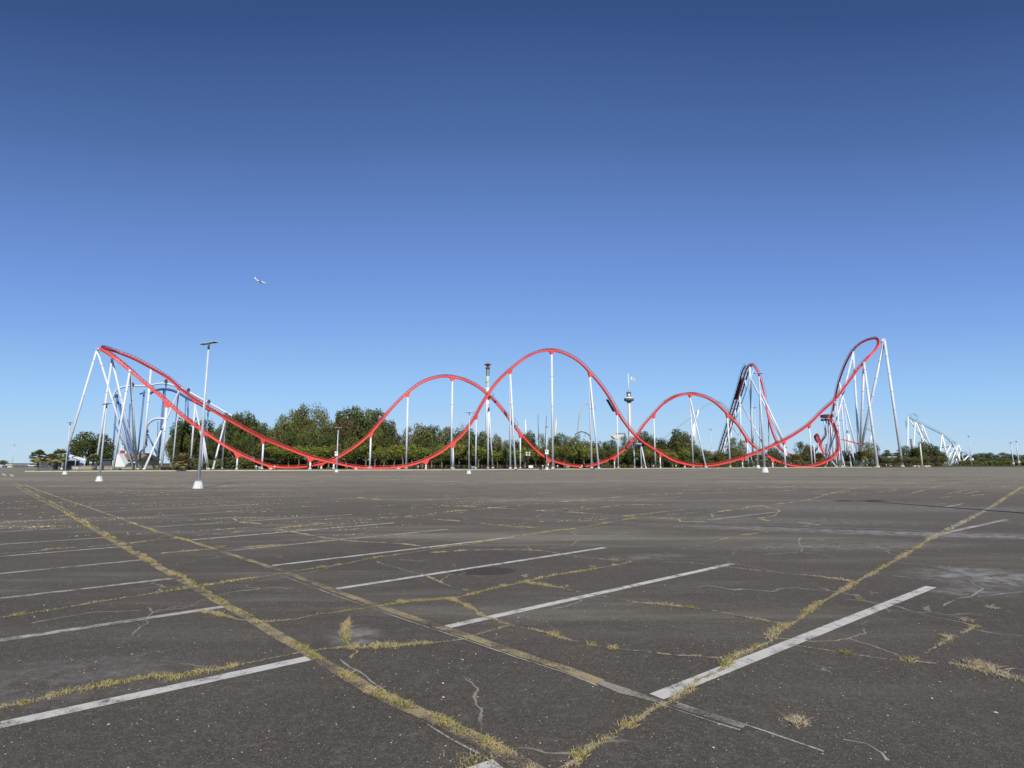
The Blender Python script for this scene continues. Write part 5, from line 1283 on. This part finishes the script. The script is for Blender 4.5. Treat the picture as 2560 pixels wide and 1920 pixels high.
# far left buildings beyond the lot
for u0, u1, vt, Y, m, lab, rf in ((-20, 5, 1164, 250, 'lightblue', 'pale blue low building at the far left edge', 'flat'), (4, 17, 1162.5, 255, 'cream', 'left cream building beyond the far left of the lot', None), (18, 31, 1163, 252, 'cream', 'right cream building beyond the far left of the lot', 'flat'), (44, 64, 1164, 300, 'lightblue', 'low blue-grey building left of the palms', 'flat'), (62, 84, 1165, 260, 'tanwall', 'tan low building just left of the palms', 'flat')):
    bldg('warehouse', u0, u1, vt, Y, 8, M[m], lab, 'building', rf, base=0)
tree(18, 1161, 420, 16, 'dark', .1); tag(TREES[-1][6], 'tiny far tree above the cream buildings at the left edge', 'tree', 'woodland trees behind the roller coaster'); tree(52, 1160, 420, 44, 'dark', .1); tag(TREES[-1][6], 'low far tree line clump left of the palms', 'tree', 'woodland trees behind the roller coaster')

# ------------------------------------------------------------------ small things along the kerb
def thing1(name, u_, Y, fn, m, label, cat, group=None):
    b = GX(u_, Y, .25); mb = MB(); fn(mb, b); return tag(mb.build(name, m), label, cat, group)
def floodlights():
    b = GX(1320, 162, .3); r = empty('floodlight_pole', b, 'pole with four white round floodlights among the trees left of the white cabinet', 'floodlight')
    c = P(1320, 1134, 162); mb = MB(); mb.tube(b, c, .08, n=6); mb.build('pole', M['dark'], r)
    for dx, dz in ((-.42, .38), (.42, .38), (-.36, -.25), (.38, -.3)):
        mb = MB(); q = c+Vector((dx, -.1, dz)); mb.tube(q, q+Vector((0, -.35, -.1)), .12, .28, n=12); mb.build('floodlight', M['white'], r)
floodlights()
r = empty('utility_cart', GX(1327, 152.6, .25), 'white box-like utility trailer parked on the kerb beneath the floodlights', 'trailer')
p = GX(1327, 152.6); mb = MB(); mb.box((p.x, p.y, .85), (1.15, .8, .65)); mb.box((p.x, p.y, 1.2), (1.22, .86, .06)); mb.build('body', M['white'], r)
for dx in (-.35, .35):
    mb = MB(); mb.tube((p.x+dx, p.y-.45, .42), (p.x+dx, p.y-.33, .42), .17, n=12); mb.build('wheel', M['black'], r)
mb = MB(); mb.tube((p.x-.57, p.y, .6), (p.x-1.0, p.y, .5), .03, n=5); mb.build('hitch', M['dark'], r)
def barr(u_, Y, label):
    b = GX(u_, Y, .2); r = empty('bicycle_rack', b, label, 'rack', 'small grey racks on the kerb')
    mb = MB()
    for k in range(3):
        x = b.x-.35+k*.35; mb.tube((x, b.y, .2), (x, b.y, .95), .04, n=6); mb.tube((x, b.y, .95), (x+.25, b.y, .95), .04, n=6); mb.tube((x+.25, b.y, .95), (x+.25, b.y, .2), .04, n=6)
    mb.build('hoops', M['galv'], r)
for u_, lab in ((649, 'grey hoop rack at the kerb left of the column of the left descent'), (1182, 'grey hoop rack at the kerb right of the white lamp base under the first hill'), (1418, 'grey hoop rack at the kerb right of the tallest middle column'), (923, 'grey hoop rack at the kerb under the left slope of the first hill'), (187, 'grey hoop rack between the two left lamp bases')):
    barr(u_, K(u_)+.5, lab)
def globe(mb, b): mb.tube(b, b+Vector((0, 0, .55)), .06, n=6); mb.lathe(b+Vector((0, 0, .5)), [(.05, 0), (.2, .08), (.26, .22), (.2, .38), (.05, .45)], 10, smooth=True)
for u_, lab in ((640, 'small white globe light left of the column of the left descent'), (686, 'small white globe light beside the lowest red saddle on the left'), (868, 'white globe light under the red track right of the signed lamp'), (1045, 'white globe light on the grass between first hill columns'), (1357, 'white globe light left of the signed lamp by the tallest column'), (1394, 'white globe light right of the tallest middle column'),
                 (1455, 'white globe light under the low red track of the middle'), (1634, 'white globe light at the column right of the second crossing'), (1690, 'white globe light right of the second crossing'), (2216, 'white globe light between the big right frames'), (2168, 'white globe light right of the edge palm')):
    thing1('globe_light', u_, K(u_)+4, globe, M['white'], lab, 'light', 'small white globe lights on the lawn')
def boulder(mb, b, s=1, R=random.Random(8)):
    n_ = 12; prof = [(.55, 0), (.7, .25), (.6, .55), (.3, .8), (.05, .86)]; vs_ = []
    for r_, z in prof:
        for i in range(n_):
            t = 2*math.pi*i/n_; k = r_*(1+R.uniform(-.2, .2)); vs_.append(b+Vector((math.cos(t)*k*1.2, math.sin(t)*k, z+R.uniform(-.04, .04))))
    mb.add(vs_, [(k*n_+i, k*n_+(i+1) % n_, (k+1)*n_+(i+1) % n_, (k+1)*n_+i) for k in range(4) for i in range(n_)]+[tuple(4*n_+i for i in range(n_))])
for u_, lab in ((2287, 'pale boulder left of the base of the pale utility pole'), (2295, 'pale boulder touching the left of the pale utility pole'), (2305, 'pale boulder right of the pale utility pole'), (2315, 'left tan boulder under the shrubs right of the utility pole'), (2322, 'right tan boulder under the shrubs right of the utility pole')):
    thing1('boulder', u_, K(u_)-2, lambda mb, b: boulder(mb, b-Vector((0, 0, .25))), M['rock'], lab, 'boulder', 'boulders at the right edge of the lot')
# bare soil patches on the lawn
for u_, wd in ((1540, 14), (1445, 26), (1560, 12), (1090, 12), (760, 20)):
    c = GX(u_, K(u_)+3.5); w_ = wd*K(u_)/F/2; R = random.Random(u_)
    pts = [(c.x+math.cos(t)*w_*R.uniform(.7, 1.1), c.y+math.sin(t)*1.6*R.uniform(.7, 1.1)) for t in [i*2*math.pi/18 for i in range(18)]]
    sheet('soil_patch', pts, .36, M['sand'])

# rail fence along the back of the lawn
fr = empty('fence', GX(1330, K(1330)+9, .34), 'low brown post and rail fence on the lawn behind the middle columns', 'fence')
uu = [950+i*15 for i in range(42)]; fp = [GX(u, K(u)+9, .34) for u in uu]
for p in fp:
    mb = MB(); mb.box(p+Vector((0, 0, .5)), (.12, .12, 1.05)); mb.build('fence_post', M['bark'], fr)
mb = MB()
for p, q in zip(fp, fp[1:]):
    for z_ in (.45, .85): mb.tube(p+Vector((0, -.08, z_)), q+Vector((0, -.08, z_)), .035, n=4, caps=False)
mb.build('rails', M['bark'], fr)
# columns and bents inside the helix
for i, (u0, v0, Y0) in enumerate(((2070, 1151, 244), (2089, 1138, 248), (2097, 1105, 262), (2094, 1083, 272), (2082, 1050, 290), (2060, 1135, 262), (2046, 1092, 268), (2130, 1106, 262), (2068, 1081, 352), (2054, 1104, 359), (2082, 1026, 337))):
    p = P(u0, v0, Y0); leg(p-Vector((0, 0, .3)), (p.x+(.8 if i % 2 else -.8), p.y+1, .3), .26)
for o_ in scene.objects:
    if o_.get('label') and len(o_['label'].replace('-', ' ').split()) > 16: print('LONG', o_['label'])
